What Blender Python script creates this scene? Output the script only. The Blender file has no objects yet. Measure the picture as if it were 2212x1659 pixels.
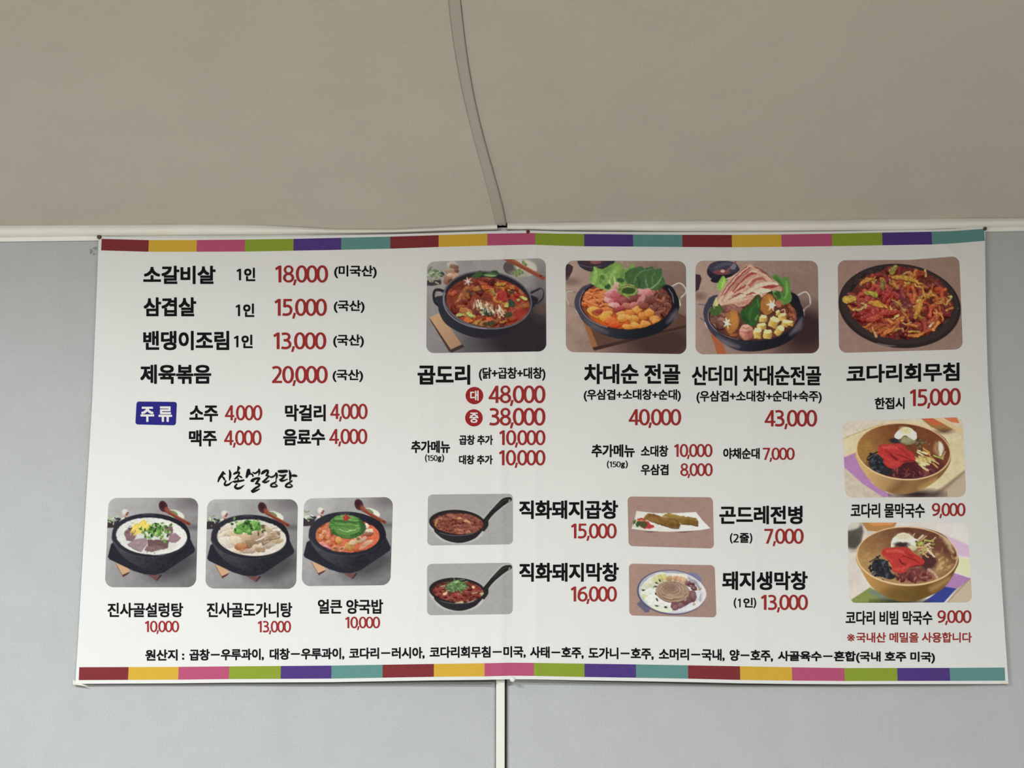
import bpy, math, random
import numpy as np
from mathutils import Matrix, Vector

# ------------------------------------------------------------------ camera, world, lights
F_PX, CX, CY = 3280.0, 1106.0, 829.5
TILT = math.radians(10.0)
CAM = np.array([0.0, -5.0, 1.55])
sc = bpy.context.scene
COL = sc.collection
cam = bpy.data.cameras.new('camera')
cam.sensor_width = 36.0
cam.lens = 36.0 * F_PX / 2212.0
cam.clip_start = 0.05
cam_ob = bpy.data.objects.new('camera', cam)
cam_ob.location = CAM
cam_ob.rotation_euler = (math.radians(90) + TILT, 0, 0)
COL.objects.link(cam_ob)
sc.camera = cam_ob

world = bpy.data.worlds.new('world')
sc.world = world
world.use_nodes = True
bg = world.node_tree.nodes['Background']
bg.inputs[0].default_value = (1.0, 0.985, 0.95, 1)
bg.inputs[1].default_value = 0.25


def area(name, loc, aim, sx, sy, power, col):
    l = bpy.data.lights.new(name, 'AREA')
    l.shape = 'RECTANGLE'
    l.size, l.size_y, l.energy, l.color = sx, sy, power, col
    o = bpy.data.objects.new(name, l)
    o.location = loc
    o.rotation_euler = (Vector(aim) - Vector(loc)).to_track_quat('-Z', 'Y').to_euler()
    COL.objects.link(o)
    return o


area('ceiling_and_fill_lamp', (-2.2, -3.3, 3.22), (-2.15, -3.2, 0.0), 1.2, 0.10, 190, (0.955, 1.0, 1.01))
area('ceiling_and_fill_lamp', (1.1, -5.2, 3.05), (1.05, -5.1, 0.0), 1.2, 0.10, 238, (0.955, 1.0, 1.01))  # unseen fill light behind the camera, added to brighten the right and lower banner

vs = sc.view_settings
vs.view_transform = 'Standard'
vs.look = 'None'
vs.exposure = 0.0
vs.gamma = 1.0
vs.use_curve_mapping = False

# ------------------------------------------------------------------ helpers
random.seed(7)
RNG = np.random.default_rng(7)


def lin(c):
    c = np.asarray(c, dtype=np.float64) / 255.0
    return np.where(c <= 0.04045, c / 12.92, ((c + 0.055) / 1.055) ** 2.4)


def rays(px, py):
    px, py = np.asarray(px, float), np.asarray(py, float)
    a, b = (px - CX) / F_PX, (CY - py) / F_PX
    return a, math.cos(TILT) - b * math.sin(TILT), math.sin(TILT) + b * math.cos(TILT)


def on_y(px, py, y=0.0):
    dx, dy, dz = rays(px, py)
    s = (y - CAM[1]) / dy
    return np.stack([CAM[0] + s * dx, CAM[1] + s * dy, CAM[2] + s * dz], -1)


def mk(name, v, f, mat, parent=None, smooth=False, kind=None):
    me = bpy.data.meshes.new(name)
    me.from_pydata([tuple(p) for p in v], [], [tuple(q) for q in f])
    me.update()
    if mat:
        me.materials.append(mat)
    if smooth:
        me.polygons.foreach_set('use_smooth', np.ones(len(me.polygons), bool))
    o = bpy.data.objects.new(name, me)
    COL.objects.link(o)
    if parent:
        o.parent = parent
        o.matrix_parent_inverse = Matrix.Translation(-parent.location)
    if kind:
        o['kind'] = kind
    return o


def empty(name, loc):
    o = bpy.data.objects.new(name, None)
    o.location = loc
    o.empty_display_size = 0.1
    COL.objects.link(o)
    return o


def tag(o, label, cat=None, group=None):
    o['label'] = label
    if cat:
        o['category'] = cat
    if group:
        o['group'] = group
    return o


def gridf(nr, nc, off=0):
    return [(off + r * nc + c, off + r * nc + c + 1, off + (r + 1) * nc + c + 1, off + (r + 1) * nc + c)
            for r in range(nr - 1) for c in range(nc - 1)]


def gridf_np(nr, nc):
    i = (np.arange(nr - 1)[:, None] * nc + np.arange(nc - 1)[None, :]).ravel()
    return np.stack([i, i + 1, i + nc + 1, i + nc], -1)


def boxv(lo, hi):
    x0, y0, z0 = lo
    x1, y1, z1 = hi
    v = [(x0, y0, z0), (x1, y0, z0), (x1, y1, z0), (x0, y1, z0), (x0, y0, z1), (x1, y0, z1), (x1, y1, z1), (x0, y1, z1)]
    f = [(0, 3, 2, 1), (4, 5, 6, 7), (0, 1, 5, 4), (1, 2, 6, 5), (2, 3, 7, 6), (3, 0, 4, 7)]
    return v, f


def mat(name, rgb, rough=0.6, spec=0.3, bump=None, mottle=0.0, mscale=3.0, stretch=None, grain=None):
    """procedural principled material; rgb is linear. bump = (scale, strength, distance)"""
    m = bpy.data.materials.new(name)
    m.use_nodes = True
    nt = m.node_tree
    b = nt.nodes['Principled BSDF']
    b.inputs['Base Color'].default_value = (*rgb, 1)
    b.inputs['Roughness'].default_value = rough
    b.inputs['Specular IOR Level'].default_value = spec
    tc = nt.nodes.new('ShaderNodeTexCoord')
    vec = tc.outputs['Object']
    if stretch:
        mp = nt.nodes.new('ShaderNodeMapping')
        mp.inputs['Scale'].default_value = stretch
        nt.links.new(vec, mp.inputs[0])
        vec = mp.outputs[0]
    if mottle:
        n = nt.nodes.new('ShaderNodeTexNoise')
        n.inputs['Scale'].default_value = mscale
        n.inputs['Detail'].default_value = 6
        nt.links.new(vec, n.inputs['Vector'])
        r = nt.nodes.new('ShaderNodeMapRange')
        r.inputs[1].default_value, r.inputs[2].default_value = 0.25, 0.75
        r.inputs[3].default_value, r.inputs[4].default_value = 1 - mottle, 1 + mottle
        nt.links.new(n.outputs[0], r.inputs[0])
        mx = nt.nodes.new('ShaderNodeMix')
        mx.data_type = 'RGBA'
        mx.blend_type = 'MULTIPLY'
        mx.inputs[0].default_value = 1
        mx.inputs[6].default_value = (*rgb, 1)
        nt.links.new(r.outputs[0], mx.inputs[7])
        nt.links.new(mx.outputs[2], b.inputs['Base Color'])
        if grain:                                        # fine weave of the cloth
            g = nt.nodes.new('ShaderNodeTexNoise')
            g.inputs['Scale'].default_value = grain[0]
            g.inputs['Detail'].default_value = 2
            nt.links.new(vec, g.inputs['Vector'])
            gr = nt.nodes.new('ShaderNodeMapRange')
            gr.inputs[1].default_value, gr.inputs[2].default_value = 0.3, 0.7
            gr.inputs[3].default_value, gr.inputs[4].default_value = 1 - grain[1], 1 + grain[1]
            nt.links.new(g.outputs[0], gr.inputs[0])
            m2 = nt.nodes.new('ShaderNodeMix')
            m2.data_type = 'RGBA'
            m2.blend_type = 'MULTIPLY'
            m2.inputs[0].default_value = 1
            nt.links.new(mx.outputs[2], m2.inputs[6])
            nt.links.new(gr.outputs[0], m2.inputs[7])
            nt.links.new(m2.outputs[2], b.inputs['Base Color'])
    if bump:
        n = nt.nodes.new('ShaderNodeTexNoise')
        n.inputs['Scale'].default_value = bump[0]
        n.inputs['Detail'].default_value = 3
        nt.links.new(vec, n.inputs['Vector'])
        bp = nt.nodes.new('ShaderNodeBump')
        bp.inputs['Strength'].default_value = bump[1]
        bp.inputs['Distance'].default_value = bump[2]
        nt.links.new(n.outputs[0], bp.inputs['Height'])
        nt.links.new(bp.outputs[0], b.inputs['Normal'])
    return m


def ink(name, seen, light=1.03):
    return mat(name, np.clip(lin(seen) / light, 0, 0.9), 0.7, 0.06, mottle=0.03, mscale=60)


def curve(pts):
    xs, ys = [p[0] for p in pts], [p[1] for p in pts]
    return lambda x: np.interp(x, xs, ys)


# ------------------------------------------------------------------ materials
M_WALL = mat('wall_cloth_grey', (0.485, 0.503, 0.512), 0.75, 0.25, bump=(260, 0.25, 0.002), mottle=0.035, mscale=9, grain=(190, 0.06))
M_SHEET = mat('roof_sheet_cream', (0.575, 0.54, 0.475), 0.7, 0.2, bump=(180, 0.15, 0.002), mottle=0.03, mscale=5, grain=(190, 0.045))
M_STRIP = mat('roof_seam_cream', (0.49, 0.455, 0.395), 0.7, 0.2, mottle=0.03, mscale=8)
M_HEM = mat('hem_white', (0.91, 0.90, 0.83), 0.6, 0.3, bump=(40, 0.25, 0.004), mottle=0.03, mscale=12)
M_RAIL = mat('rail_white', (0.91, 0.905, 0.86), 0.45, 0.4, mottle=0.02, mscale=10)
M_TRIM = mat('trim_white', (0.82, 0.82, 0.76), 0.45, 0.4, mottle=0.02, mscale=10)
M_DARK = mat('gap_dark', (0.05, 0.045, 0.04), 0.9, 0.1)
M_FLOOR = mat('floor_concrete', (0.50, 0.46, 0.41), 0.8, 0.2, mottle=0.1, mscale=4)
M_CLOTH = mat('banner_white', (0.785, 0.79, 0.78), 0.55, 0.3, bump=(9, 0.12, 0.01), mottle=0.012, mscale=6, grain=(230, 0.022))
M_BLACK = ink('ink_black', (24, 21, 25))
M_RED = ink('ink_red', (158, 52, 51))
M_REDBADGE = ink('ink_red_badge', (160, 42, 45))
M_NAVY = ink('ink_navy', (42, 38, 120), 0.8)
M_WHITE = mat('ink_white', (0.80, 0.79, 0.78), 0.55, 0.25)
BLOCKS = [ink('ink_' + n, c) for n, c in (('maroon', (130, 54, 58)), ('amber', (216, 174, 66)), ('pink', (186, 88, 122)),
                                          ('green', (142, 162, 58)), ('violet', (84, 62, 132)), ('teal', (100, 148, 144)))]
M_PIN_BROWN = mat('pin_brown', (0.10, 0.055, 0.035), 0.5, 0.4, mottle=0.2, mscale=200)
M_PIN_RED = mat('pin_maroon', (0.12, 0.018, 0.022), 0.5, 0.4, mottle=0.2, mscale=200)
M_PIN_WHITE = mat('pin_white', (0.82, 0.82, 0.77), 0.4, 0.5)
M_TAPE = mat('tape_cream', (0.78, 0.77, 0.62), 0.5, 0.3, mottle=0.05, mscale=60)
M_SMUDGE = mat('smudge_grey', (0.30, 0.30, 0.29), 0.9, 0.1, mottle=0.2, mscale=300)

# printed photographs: vertex colours of the print
M_PRINT = bpy.data.materials.new('photo_print')
M_PRINT.use_nodes = True
_nt = M_PRINT.node_tree
_at = _nt.nodes.new('ShaderNodeVertexColor')
_at.layer_name = 'print'
_nt.links.new(_at.outputs[0], _nt.nodes['Principled BSDF'].inputs['Base Color'])
_nt.nodes['Principled BSDF'].inputs['Roughness'].default_value = 0.7
_nt.nodes['Principled BSDF'].inputs['Specular IOR Level'].default_value = 0.06

# ------------------------------------------------------------------ room shell
hem_top_l = curve([(-2400, 502), (0, 486), (430, 484), (560, 485.5), (640, 490), (720, 495), (850, 495), (950, 490.5), (1075, 483.6)])
hem_top_r = curve([(1090, 481), (1200, 480), (1300, 478), (1400, 476), (1700, 475.5), (2130, 470), (2212, 470), (4600, 455)])
hem_bot_l = curve([(-2400, 528), (0, 511), (214, 508.5), (560, 506.5), (850, 503), (1000, 499), (1080, 497)])
hem_bot_r = curve([(1085, 497), (1200, 499.5), (1700, 498), (2000, 495), (2128, 491), (2212, 489), (4600, 472)])
rail_bot = curve([(-2400, 548), (0, 522), (214, 519.5), (2128, 501), (2212, 497.5), (4600, 472)])

mk('floor', [(-4.5, -7, 0), (4.5, -7, 0), (4.5, 0.1, 0), (-4.5, 0.1, 0)], [(0, 1, 2, 3)], M_FLOOR, kind='structure')
wall = empty('wall_back', (0, 0, 0))
wall['kind'] = 'structure'
xl, xr = on_y(1071.5, 1560)[0], on_y(1090.5, 1560)[0]
ztop = 3.05
# joint behind the panels, then a grey panel on either side of the white joint strip
v, f = boxv((-4.5, 0.03, 0), (4.5, 0.05, ztop))
mk('backing', v, f, M_DARK, wall)


def panel(x0, x1, lip0, lip1):
    # a cloth covered panel with softly rounded edges
    xs = [x0, x0 + 0.002, x0 + 0.006, x0 + 0.016, x0 + 0.03] + list(np.linspace(x0 + 0.1, x1 - 0.1, 24)) + [x1 - 0.03, x1 - 0.016, x1 - 0.006, x1 - 0.002, x1]
    ys = [0.028, 0.012, lip0, lip0 * 0.6, 0.0] + [0.0] * 24 + [0.0, lip1 * 0.6, lip1, 0.012, 0.028]
    v = []
    for z in np.linspace(0, ztop, 13):
        v += [(x, y, z) for x, y in zip(xs, ys)]
    mk('wall_panel', v, gridf(13, len(xs)), M_WALL, wall, True)


panel(-4.5, xl + 0.002, 0.004, 0.003)
panel(xr + 0.0042, 4.5, 0.004, 0.004)
v, f = boxv((xl, -0.016, 0), (xr, 0.03, ztop - 0.12))
t1 = mk('trim_1', v, f, M_TRIM, kind='structure')
bv = t1.modifiers.new('bevel', 'BEVEL')
bv.width, bv.segments = 0.003, 2

# rail under the roof hem
xs = np.linspace(-2400, 4600, 41)
top = np.concatenate([hem_bot_l(xs[xs < 1080]), hem_bot_r(xs[xs >= 1080])]) - 6
v = np.concatenate([on_y(xs, top, -0.008), on_y(xs, rail_bot(xs), -0.008), on_y(xs, top, 0.02), on_y(xs, rail_bot(xs), 0.02)])
n = len(xs)
f = []
for i in range(n - 1):
    f += [(i, n + i, n + i + 1, i + 1), (n + i, 3 * n + i, 3 * n + i + 1, n + i + 1), (i, i + 1, 2 * n + i + 1, 2 * n + i)]
mk('trim_2', v, f, M_RAIL, kind='structure')


def hem(name, x0, x1, ft, fb, nseg):
    xs = np.linspace(x0, x1, nseg)
    rows = []
    for k in range(11):
        u = k / 10
        py = ft(xs) + (fb(xs) - ft(xs)) * u
        wob = 0.0025 * np.sin(xs * 0.021 + u * 2) + 0.0015 * np.sin(xs * 0.057 + 1)
        d = 0.014 + (0.021 + wob) * math.sin(math.pi * (0.10 + 0.86 * u)) ** 0.8
        rows.append(on_y(xs, py, -d))
    d0 = rows[0].copy(); d0[:, 1] = 0.02
    d1 = rows[-1].copy(); d1[:, 1] = 0.02
    v = np.concatenate([d0] + rows + [d1])
    mk(name, v, gridf(13, nseg), M_HEM, None, True, 'structure')


hem('trim_3', -2400, 1074, hem_top_l, hem_bot_l, 160)
hem('trim_4', 1096, 4600, hem_top_r, hem_bot_r, 160)

# sloping roof of two sheets and the seam strip between them
SLOPE = math.tan(math.radians(20))
P0, P1 = on_y(0, 487, -0.022), on_y(2212, 472, -0.022)
tilt_x = (P1[2] - P0[2]) / (P1[0] - P0[0])


def roof_hit(px, py):
    dx, dy, dz = rays(px, py)
    # z = z0 + tilt*(x-x0) + SLOPE*(-0.022 - y)
    z0 = P0[2] - tilt_x * P0[0] - SLOPE * 0.022
    s = (z0 + tilt_x * CAM[0] - SLOPE * CAM[1] - CAM[2]) / (dz - tilt_x * dx + SLOPE * dy)
    return CAM[0] + s * dx, -0.022 - (CAM[1] + s * dy)          # world x, distance t from the wall


SEAM_L = [(967.2, 0), (977.6, 65), (987.4, 146), (993.9, 182), (1008.5, 241), (1026.4, 302.6), (1042.7, 367.7), (1059, 432.8), (1070.3, 471.8), (1074.5, 492)]
SEAM_R = [(993.2, 0), (1002, 55), (1010, 137), (1018, 182), (1033, 241), (1050.8, 319), (1068.7, 380.7), (1081.7, 429.5), (1091.5, 471.8), (1095, 492)]


def seam_fn(pts):
    h = [roof_hit(*p) for p in pts][::-1]
    ts, xs_ = [q[1] for q in h], [q[0] for q in h]
    c = np.polyfit(ts, xs_, 4)
    tm = ts[-1]
    k = np.polyval(np.polyder(c), tm)
    return lambda t: np.where(t < tm, np.polyval(c, np.minimum(t, tm)), np.polyval(c, tm) + k * (t - tm) * 0.5)


sl, sr = seam_fn(SEAM_L), seam_fn(SEAM_R)
TS = np.concatenate([np.linspace(0, 1.15, 70), np.linspace(1.2, 3.0, 14)])


def roof_z(x, t):
    z = P0[2] + tilt_x * (x - P0[0]) + SLOPE * t
    px0 = CX + (x - CAM[0]) / 5.0 * F_PX * 0.985
    drop = np.where(px0 < 1085, hem_top_l(px0) - (487 - 0.0068 * px0), hem_top_r(px0) - (487 - 0.0068 * px0))
    z = z - (drop + 2.0) * 0.0015 * np.exp(-t / 0.10)
    z = z + 0.006 * np.sin(2.1 * x + 1.3 * t) * np.minimum(1, t * 3) + 0.003 * np.sin(5.3 * x - 4 * t + 1) * np.minimum(1, t * 2)
    # storage creases across the sheet
    for tc, a, x0, x1 in ((0.735, 0.0020, -2.2, -0.75), (0.585, 0.0022, -1.1, -0.55), (0.86, 0.0016, -0.65, -0.25)):
        z = z + a * np.exp(-((t - tc - 0.02 * x) / 0.006) ** 2) * ((x > x0) & (x < x1))
    return z


ceil = empty('ceiling', (0, 0, 3.0))
ceil['kind'] = 'structure'


def sheet(name, xa, xb, m, bulge, lip):
    nc = 90
    rows = []
    for t in TS:
        a, b = xa(t), xb(t)
        u = np.linspace(0, 1, nc)
        x = a + (b - a) * (u ** 1.6 if lip == 'a' else 1 - (1 - u) ** 1.6)
        z = roof_z(x, t)
        e = (x - a) if lip == 'a' else (b - x)
        z = z - bulge * np.exp(-e / 0.06) * min(1, 0.25 + t)
        row = np.stack([x, np.full(nc, -0.022 - t), z], -1)
        edge = row[:1] + [0, 0, 0.035] if lip == 'a' else row[-1:] + [0, 0, 0.035]
        rows.append(np.concatenate([edge, row] if lip == 'a' else [row, edge]))
    v = np.concatenate(rows)
    return mk(name, v, gridf(len(TS), nc + 1), m, ceil, True)


sheet('roof_sheet', lambda t: -4.5, lambda t: float(sl(t)), M_SHEET, 0.004, 'b')
sheet('roof_sheet', lambda t: float(sr(t)) + 0.0015, lambda t: 4.5, M_SHEET, 0.003, 'a')
rows = []
for t in TS:
    a, b = float(sl(t)) - 0.002, float(sr(t))
    x = np.linspace(a, b, 7)
    z = roof_z(x, t) - 0.0015 - 0.007 * np.clip(np.linspace(-0.2, 1.0, 7), 0, 1)
    r = np.stack([x, np.full(7, -0.022 - t), z], -1)
    rows.append(np.concatenate([r[:1] + [0, 0, 0.03], r, r[-1:] + [0, 0, 0.035]]))
mk('seam_strip', np.concatenate(rows), gridf(len(TS), 9), M_STRIP, ceil, True)
# upper cover over the gaps and the far slope of the roof behind the camera
mk('roof_cover', [(-4.5, 0, 3.12), (4.5, 0, 3.10), (4.5, -3.02, 4.22), (-4.5, -3.02, 4.24)], [(0, 1, 2, 3)], M_SHEET, ceil)
mk('roof_sheet', [(-4.5, -3.02, 4.08), (4.5, -3.02, 4.06), (4.5, -7, 2.7), (-4.5, -7, 2.7)], [(0, 1, 2, 3)], M_SHEET, ceil)

# ------------------------------------------------------------------ banner surface
top_e = curve([(212, 509.5), (240, 511.5), (321, 513.5), (425, 513.5), (529, 512.5), (634, 511), (737, 508.5), (850, 506), (947, 503), (1053, 499.5), (1140, 497.5), (1200, 499.5), (1262, 500.5), (1367, 501.5), (1581, 502.5), (1700, 501.5), (1797, 500), (1906, 497.5), (2013, 495.8), (2060, 494.3), (2130, 489.5)])
s1_top = curve([(219, 516), (321, 518.7), (425, 518.5), (529, 517.5), (634, 516), (737, 513.7), (850, 511), (947, 508), (1053, 504.8), (1150, 503.5), (1200, 504.8), (1262, 505.5), (1367, 506.5), (1474, 507.2), (1581, 507.5), (1700, 506.4), (1797, 504.8), (1906, 502.5), (2013, 500.6), (2060, 499), (2126, 494.4)])
s1_bot = curve([(219, 540.8), (321, 543.8), (425, 543.8), (529, 543.3), (634, 541.5), (737, 539.5), (850, 537), (947, 533.5), (1053, 530.4), (1150, 528.4), (1200, 530.4), (1262, 532), (1367, 532.6), (1474, 533.5), (1581, 534), (1700, 533), (1797, 531.7), (1906, 529.8), (2013, 528), (2060, 525.6), (2126, 520)])
s2_top = curve([(170, 1441.3), (385, 1440.6), (495, 1439.5), (716, 1437.8), (937, 1434.2), (1046, 1432.8), (1105, 1431.5), (1153, 1432), (1262, 1433.6), (1374, 1435.2), (1486, 1437.2), (1599, 1439.3), (1711, 1441.4), (1825, 1443.2), (2052, 1442.8), (2171, 1442)])
s2_bot = curve([(170, 1469.1), (385, 1468.1), (495, 1466.8), (716, 1465.8), (937, 1462), (1046, 1461), (1105, 1459.6), (1153, 1460), (1262, 1462.3), (1374, 1464), (1486, 1466), (1599, 1468.7), (1711, 1470.2), (1825, 1471), (2052, 1470.7), (2171, 1470.3)])
bot_e = lambda x: s2_bot(x) + np.interp(x, [163, 2178], [8.0, 7.0])
left_e = curve([(490, 213.5), (541, 212), (600, 210), (700, 206), (860, 199.5), (1000, 191), (1200, 179), (1380, 168.8), (1480, 162.5)])
right_e = curve([(480, 2128), (541, 2128), (700, 2130.5), (824, 2134), (950, 2142), (1100, 2153), (1250, 2163), (1380, 2171.6), (1480, 2178.5)])


def bump(x, c, w):
    return np.exp(-((x - c) / w) ** 2)


def surf_y(x, z):
    """how far the vinyl hangs in front of the wall (negative y), with its creases and folds"""
    h = (z - 1.45) / 1.5
    d = 0.0155 + 0.0165 * bump(x, -0.04, 0.55)
    d = d + 0.0036 * bump(x, -0.035, 0.017) - 0.0006 * bump(x, 0.03, 0.03) + 0.0018 * bump(x, 0.078, 0.012)
    d = d + 0.0015 * bump(x, -0.255, 0.018) + 0.0009 * bump(x, -0.31, 0.012) + 0.0010 * bump(x, -0.655, 0.016) + 0.0008 * bump(x, -0.58, 0.02)
    d = d + 0.0009 * bump(x, 0.40, 0.02) + 0.0010 * bump(x, 0.79, 0.018) + 0.0008 * bump(x, 1.15, 0.03)
    d = d + 0.0022 * np.sin(5.1 * x + 0.8) * np.sin(2.6 * h + 0.4) + 0.0014 * np.sin(9.3 * x - 3.0 * h + 2.0)
    d = d + 0.0010 * np.sin(14 * x + 6 * h) * np.sin(7 * h - 4 * x)
    # drawn fold at the pinned upper corner
    q = (x - 1.49) + (z - 2.90) * 0.9
    d = d + 0.0035 * bump(q, -0.02, 0.020) * bump(z, 2.90, 0.06) * bump(x, 1.50, 0.10)
    q2 = (x + 1.30) - (z - 2.86) * 1.0
    d = d + 0.0018 * bump(q2, 0.0, 0.02) * bump(z, 2.84, 0.06)
    return -d


def on_banner(px, py, lift=0.0):
    y = np.full(np.shape(px), -0.02)
    for _ in range(4):
        p = on_y(px, py, y)
        y = surf_y(p[..., 0], p[..., 2]) - lift
    return on_y(px, py, y)


banner = empty('menu_banner', (0.0, -0.02, 1.45))
tag(banner, 'white vinyl menu banner with dish photos, Korean prices and colour block borders', 'banner')

NC, NR = 420, 200
U, V = np.meshgrid(np.linspace(0, 1, NC), np.linspace(0, 1, NR))
X = 212 + U * 1918
for _ in range(3):
    Yp = top_e(X) + (bot_e(X) - top_e(X)) * V
    X = left_e(Yp) + (right_e(Yp) - left_e(Yp)) * U
Yp = top_e(X) + (bot_e(X) - top_e(X)) * V
pts = on_banner(X.ravel(), Yp.ravel())
# folded hem edge all round: the border turns back a little
bi = list(range(NC)) + [r * NC + NC - 1 for r in range(1, NR)] + [(NR - 1) * NC + c for c in range(NC - 2, -1, -1)] + [r * NC for r in range(NR - 2, 0, -1)]
back = np.concatenate([pts[bi], pts[bi] + [0, 0.0015, 0]])
nb = len(bi)
n0 = pts.shape[0]
fs = gridf(NR, NC) + [(n0 + i, n0 + nb + i, n0 + nb + (i + 1) % nb, n0 + (i + 1) % nb) for i in range(nb)]
mk('vinyl_sheet', np.concatenate([pts, back]), fs, M_CLOTH, banner, True)

# dark strip of varying height along the lower edge, showing below it
strip_h = curve([(163, 0.0), (190, 1.2), (560, 2.6), (900, 3.6), (1070, 4.6), (1130, 0.6), (1165, 0.9), (1290, 2.6), (1500, 4.0), (1650, 3.8), (1900, 2.4), (2090, 1.0), (2140, 0.0)])
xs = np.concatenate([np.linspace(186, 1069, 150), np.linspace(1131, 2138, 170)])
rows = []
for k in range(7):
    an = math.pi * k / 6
    yy = bot_e(xs) - 1.0 + (strip_h(xs) + 1.0) * (1 - math.cos(an)) / 2
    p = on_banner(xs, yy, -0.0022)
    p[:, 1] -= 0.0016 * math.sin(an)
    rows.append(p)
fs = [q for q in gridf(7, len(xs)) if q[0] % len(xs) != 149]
mk('dark_edge_strip', np.concatenate(rows), fs, M_DARK, banner, True)

# colour blocks
BX1 = [219, 321, 425, 529, 634, 737, 843, 947.5, 1052.8, 1156.3, 1262, 1367.5, 1474, 1581, 1688, 1797, 1906, 2013, 2126.5]
BX2 = [170.6, 277.2, 385.3, 494.9, 606.5, 715.9, 826.5, 937.2, 1046.5, 1153.4, 1262.5, 1373.8, 1486.3, 1598.8, 1710.9, 1824.3, 1938.5, 2051.9, 2170.8]
BNAMES = ['maroon', 'amber', 'pink', 'green', 'violet', 'teal']
for bx, ft, fb, k in ((BX1, s1_top, s1_bot, -0.04), (BX2, s2_top, s2_bot, -0.05)):
    for i in range(18):
        xs = np.linspace(bx[i], bx[i + 1], 28)
        vv = []
        for u in (0, 0.33, 0.67, 1):
            yy = ft(xs) + (fb(xs) - ft(xs)) * u
            sh = 26 * (u - 0.5) * 0.05 * (xs - CX) / 940.0
            vv.append(on_banner(xs + sh, yy, 0.0004))
        o = mk('colour_block', np.concatenate(vv), gridf(4, 28), BLOCKS[i % 6], banner, True)
        tag(o, BNAMES[i % 6] + ' printed border block')

# ------------------------------------------------------------------ lettering
def place(name, pieces, m, parent=None, lift=0.0009):
    """pieces: list of (verts Nx2 in frame pixels, faces); every piece sits a hair in front of the one before"""
    vs_, fs_, o = [], [], 0
    for i, (p, q) in enumerate(pieces):
        p = np.asarray(p, float)
        vs_.append(on_banner(p[:, 0], p[:, 1], lift + 0.00002 * i))
        fs_ += [tuple(int(k) + o for k in g) for g in q]
        o += len(p)
    return mk(name, np.concatenate(vs_), fs_, m, parent or banner)


JOBS = []


def T(name, s, x0, x1, y0, y1, m=None, r=1.2, sl=0.0, parent=None, lift=0.0009):
    JOBS.append((name, s, x0, x1, y0, y1, m or M_BLACK, r, sl, parent, lift))


def run_jobs():
    obs = []
    for j in JOBS:
        c = bpy.data.curves.new('lettering', 'FONT')
        c.body = j[1]
        c.resolution_u = 3
        c.space_character = 0.96
        o = bpy.data.objects.new('lettering', c)
        COL.objects.link(o)
        obs.append(o)
    bpy.context.view_layer.update()
    dg = bpy.context.evaluated_depsgraph_get()
    for o, (name, s, x0, x1, y0, y1, m, r, sl_, parent, lift) in zip(obs, JOBS):
        ev = o.evaluated_get(dg)
        me = ev.to_mesh()
        co = np.empty(len(me.vertices) * 3)
        me.vertices.foreach_get('co', co)
        co = co.reshape(-1, 3)[:, :2]
        faces = [tuple(p.vertices) for p in me.polygons]
        ev.to_mesh_clear()
        a, b = co.min(0), co.max(0)
        u = (co - a) / (b - a)
        r = r * 0.76
        px = x0 + r + u[:, 0] * (x1 - x0 - 2 * r)
        py = y1 - r - u[:, 1] * (y1 - y0 - 2 * r) + sl_ * (u[:, 0] - 0.5)
        base = np.stack([px, py], -1)
        pcs = [(base, faces)]
        for k in range(8):
            ox, oy = ((1, 0), (0.95, 0.95), (0, 1), (-0.95, 0.95), (-1, 0), (-0.95, -0.95), (0, -1), (0.95, -0.95))[k]
            pcs.append((base + [r * ox, r * oy], faces))
        place(name, pcs, m, parent, lift)
        c = o.data
        bpy.data.objects.remove(o)
        bpy.data.curves.remove(c)


def ring(cx, cy, rx, ry, wx, wy, n=28, a0=0, a1=360, p=2.0):
    full = a1 - a0 >= 360
    an = np.radians(np.linspace(a0, a1, n + 1))
    c, s = np.cos(an), np.sin(an)
    c = np.sign(c) * abs(c) ** (2 / p)
    s = np.sign(s) * abs(s) ** (2 / p)
    o = np.stack([cx + rx * c, cy + ry * s], -1)
    i = np.stack([cx + (rx - wx) * c, cy + (ry - wy) * s], -1)
    v = np.concatenate([o, i])
    return v, [(k, k + 1, n + 1 + k + 1, n + 1 + k) for k in range(n)]


def ribbon(pts, w):
    p = np.asarray(pts, float)
    w = np.broadcast_to(np.asarray(w, float), (len(p),)) / 2
    d = np.gradient(p, axis=0)
    d /= np.linalg.norm(d, axis=1)[:, None] + 1e-9
    nrm = np.stack([-d[:, 1], d[:, 0]], -1) * w[:, None]
    n = len(p)
    return np.concatenate([p + nrm, p - nrm]), [(k, k + 1, n + k + 1, n + k) for k in range(n - 1)]


def pg(*pts):
    return np.array(pts, float), [tuple(range(len(pts)))]


def bez(p0, p1, p2, p3, n=12):
    t = np.linspace(0, 1, n)[:, None]
    p0, p1, p2, p3 = (np.array(q, float) for q in (p0, p1, p2, p3))
    return (1 - t) ** 3 * p0 + 3 * (1 - t) ** 2 * t * p1 + 3 * (1 - t) * t * t * p2 + t ** 3 * p3


W = 0.150


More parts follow.
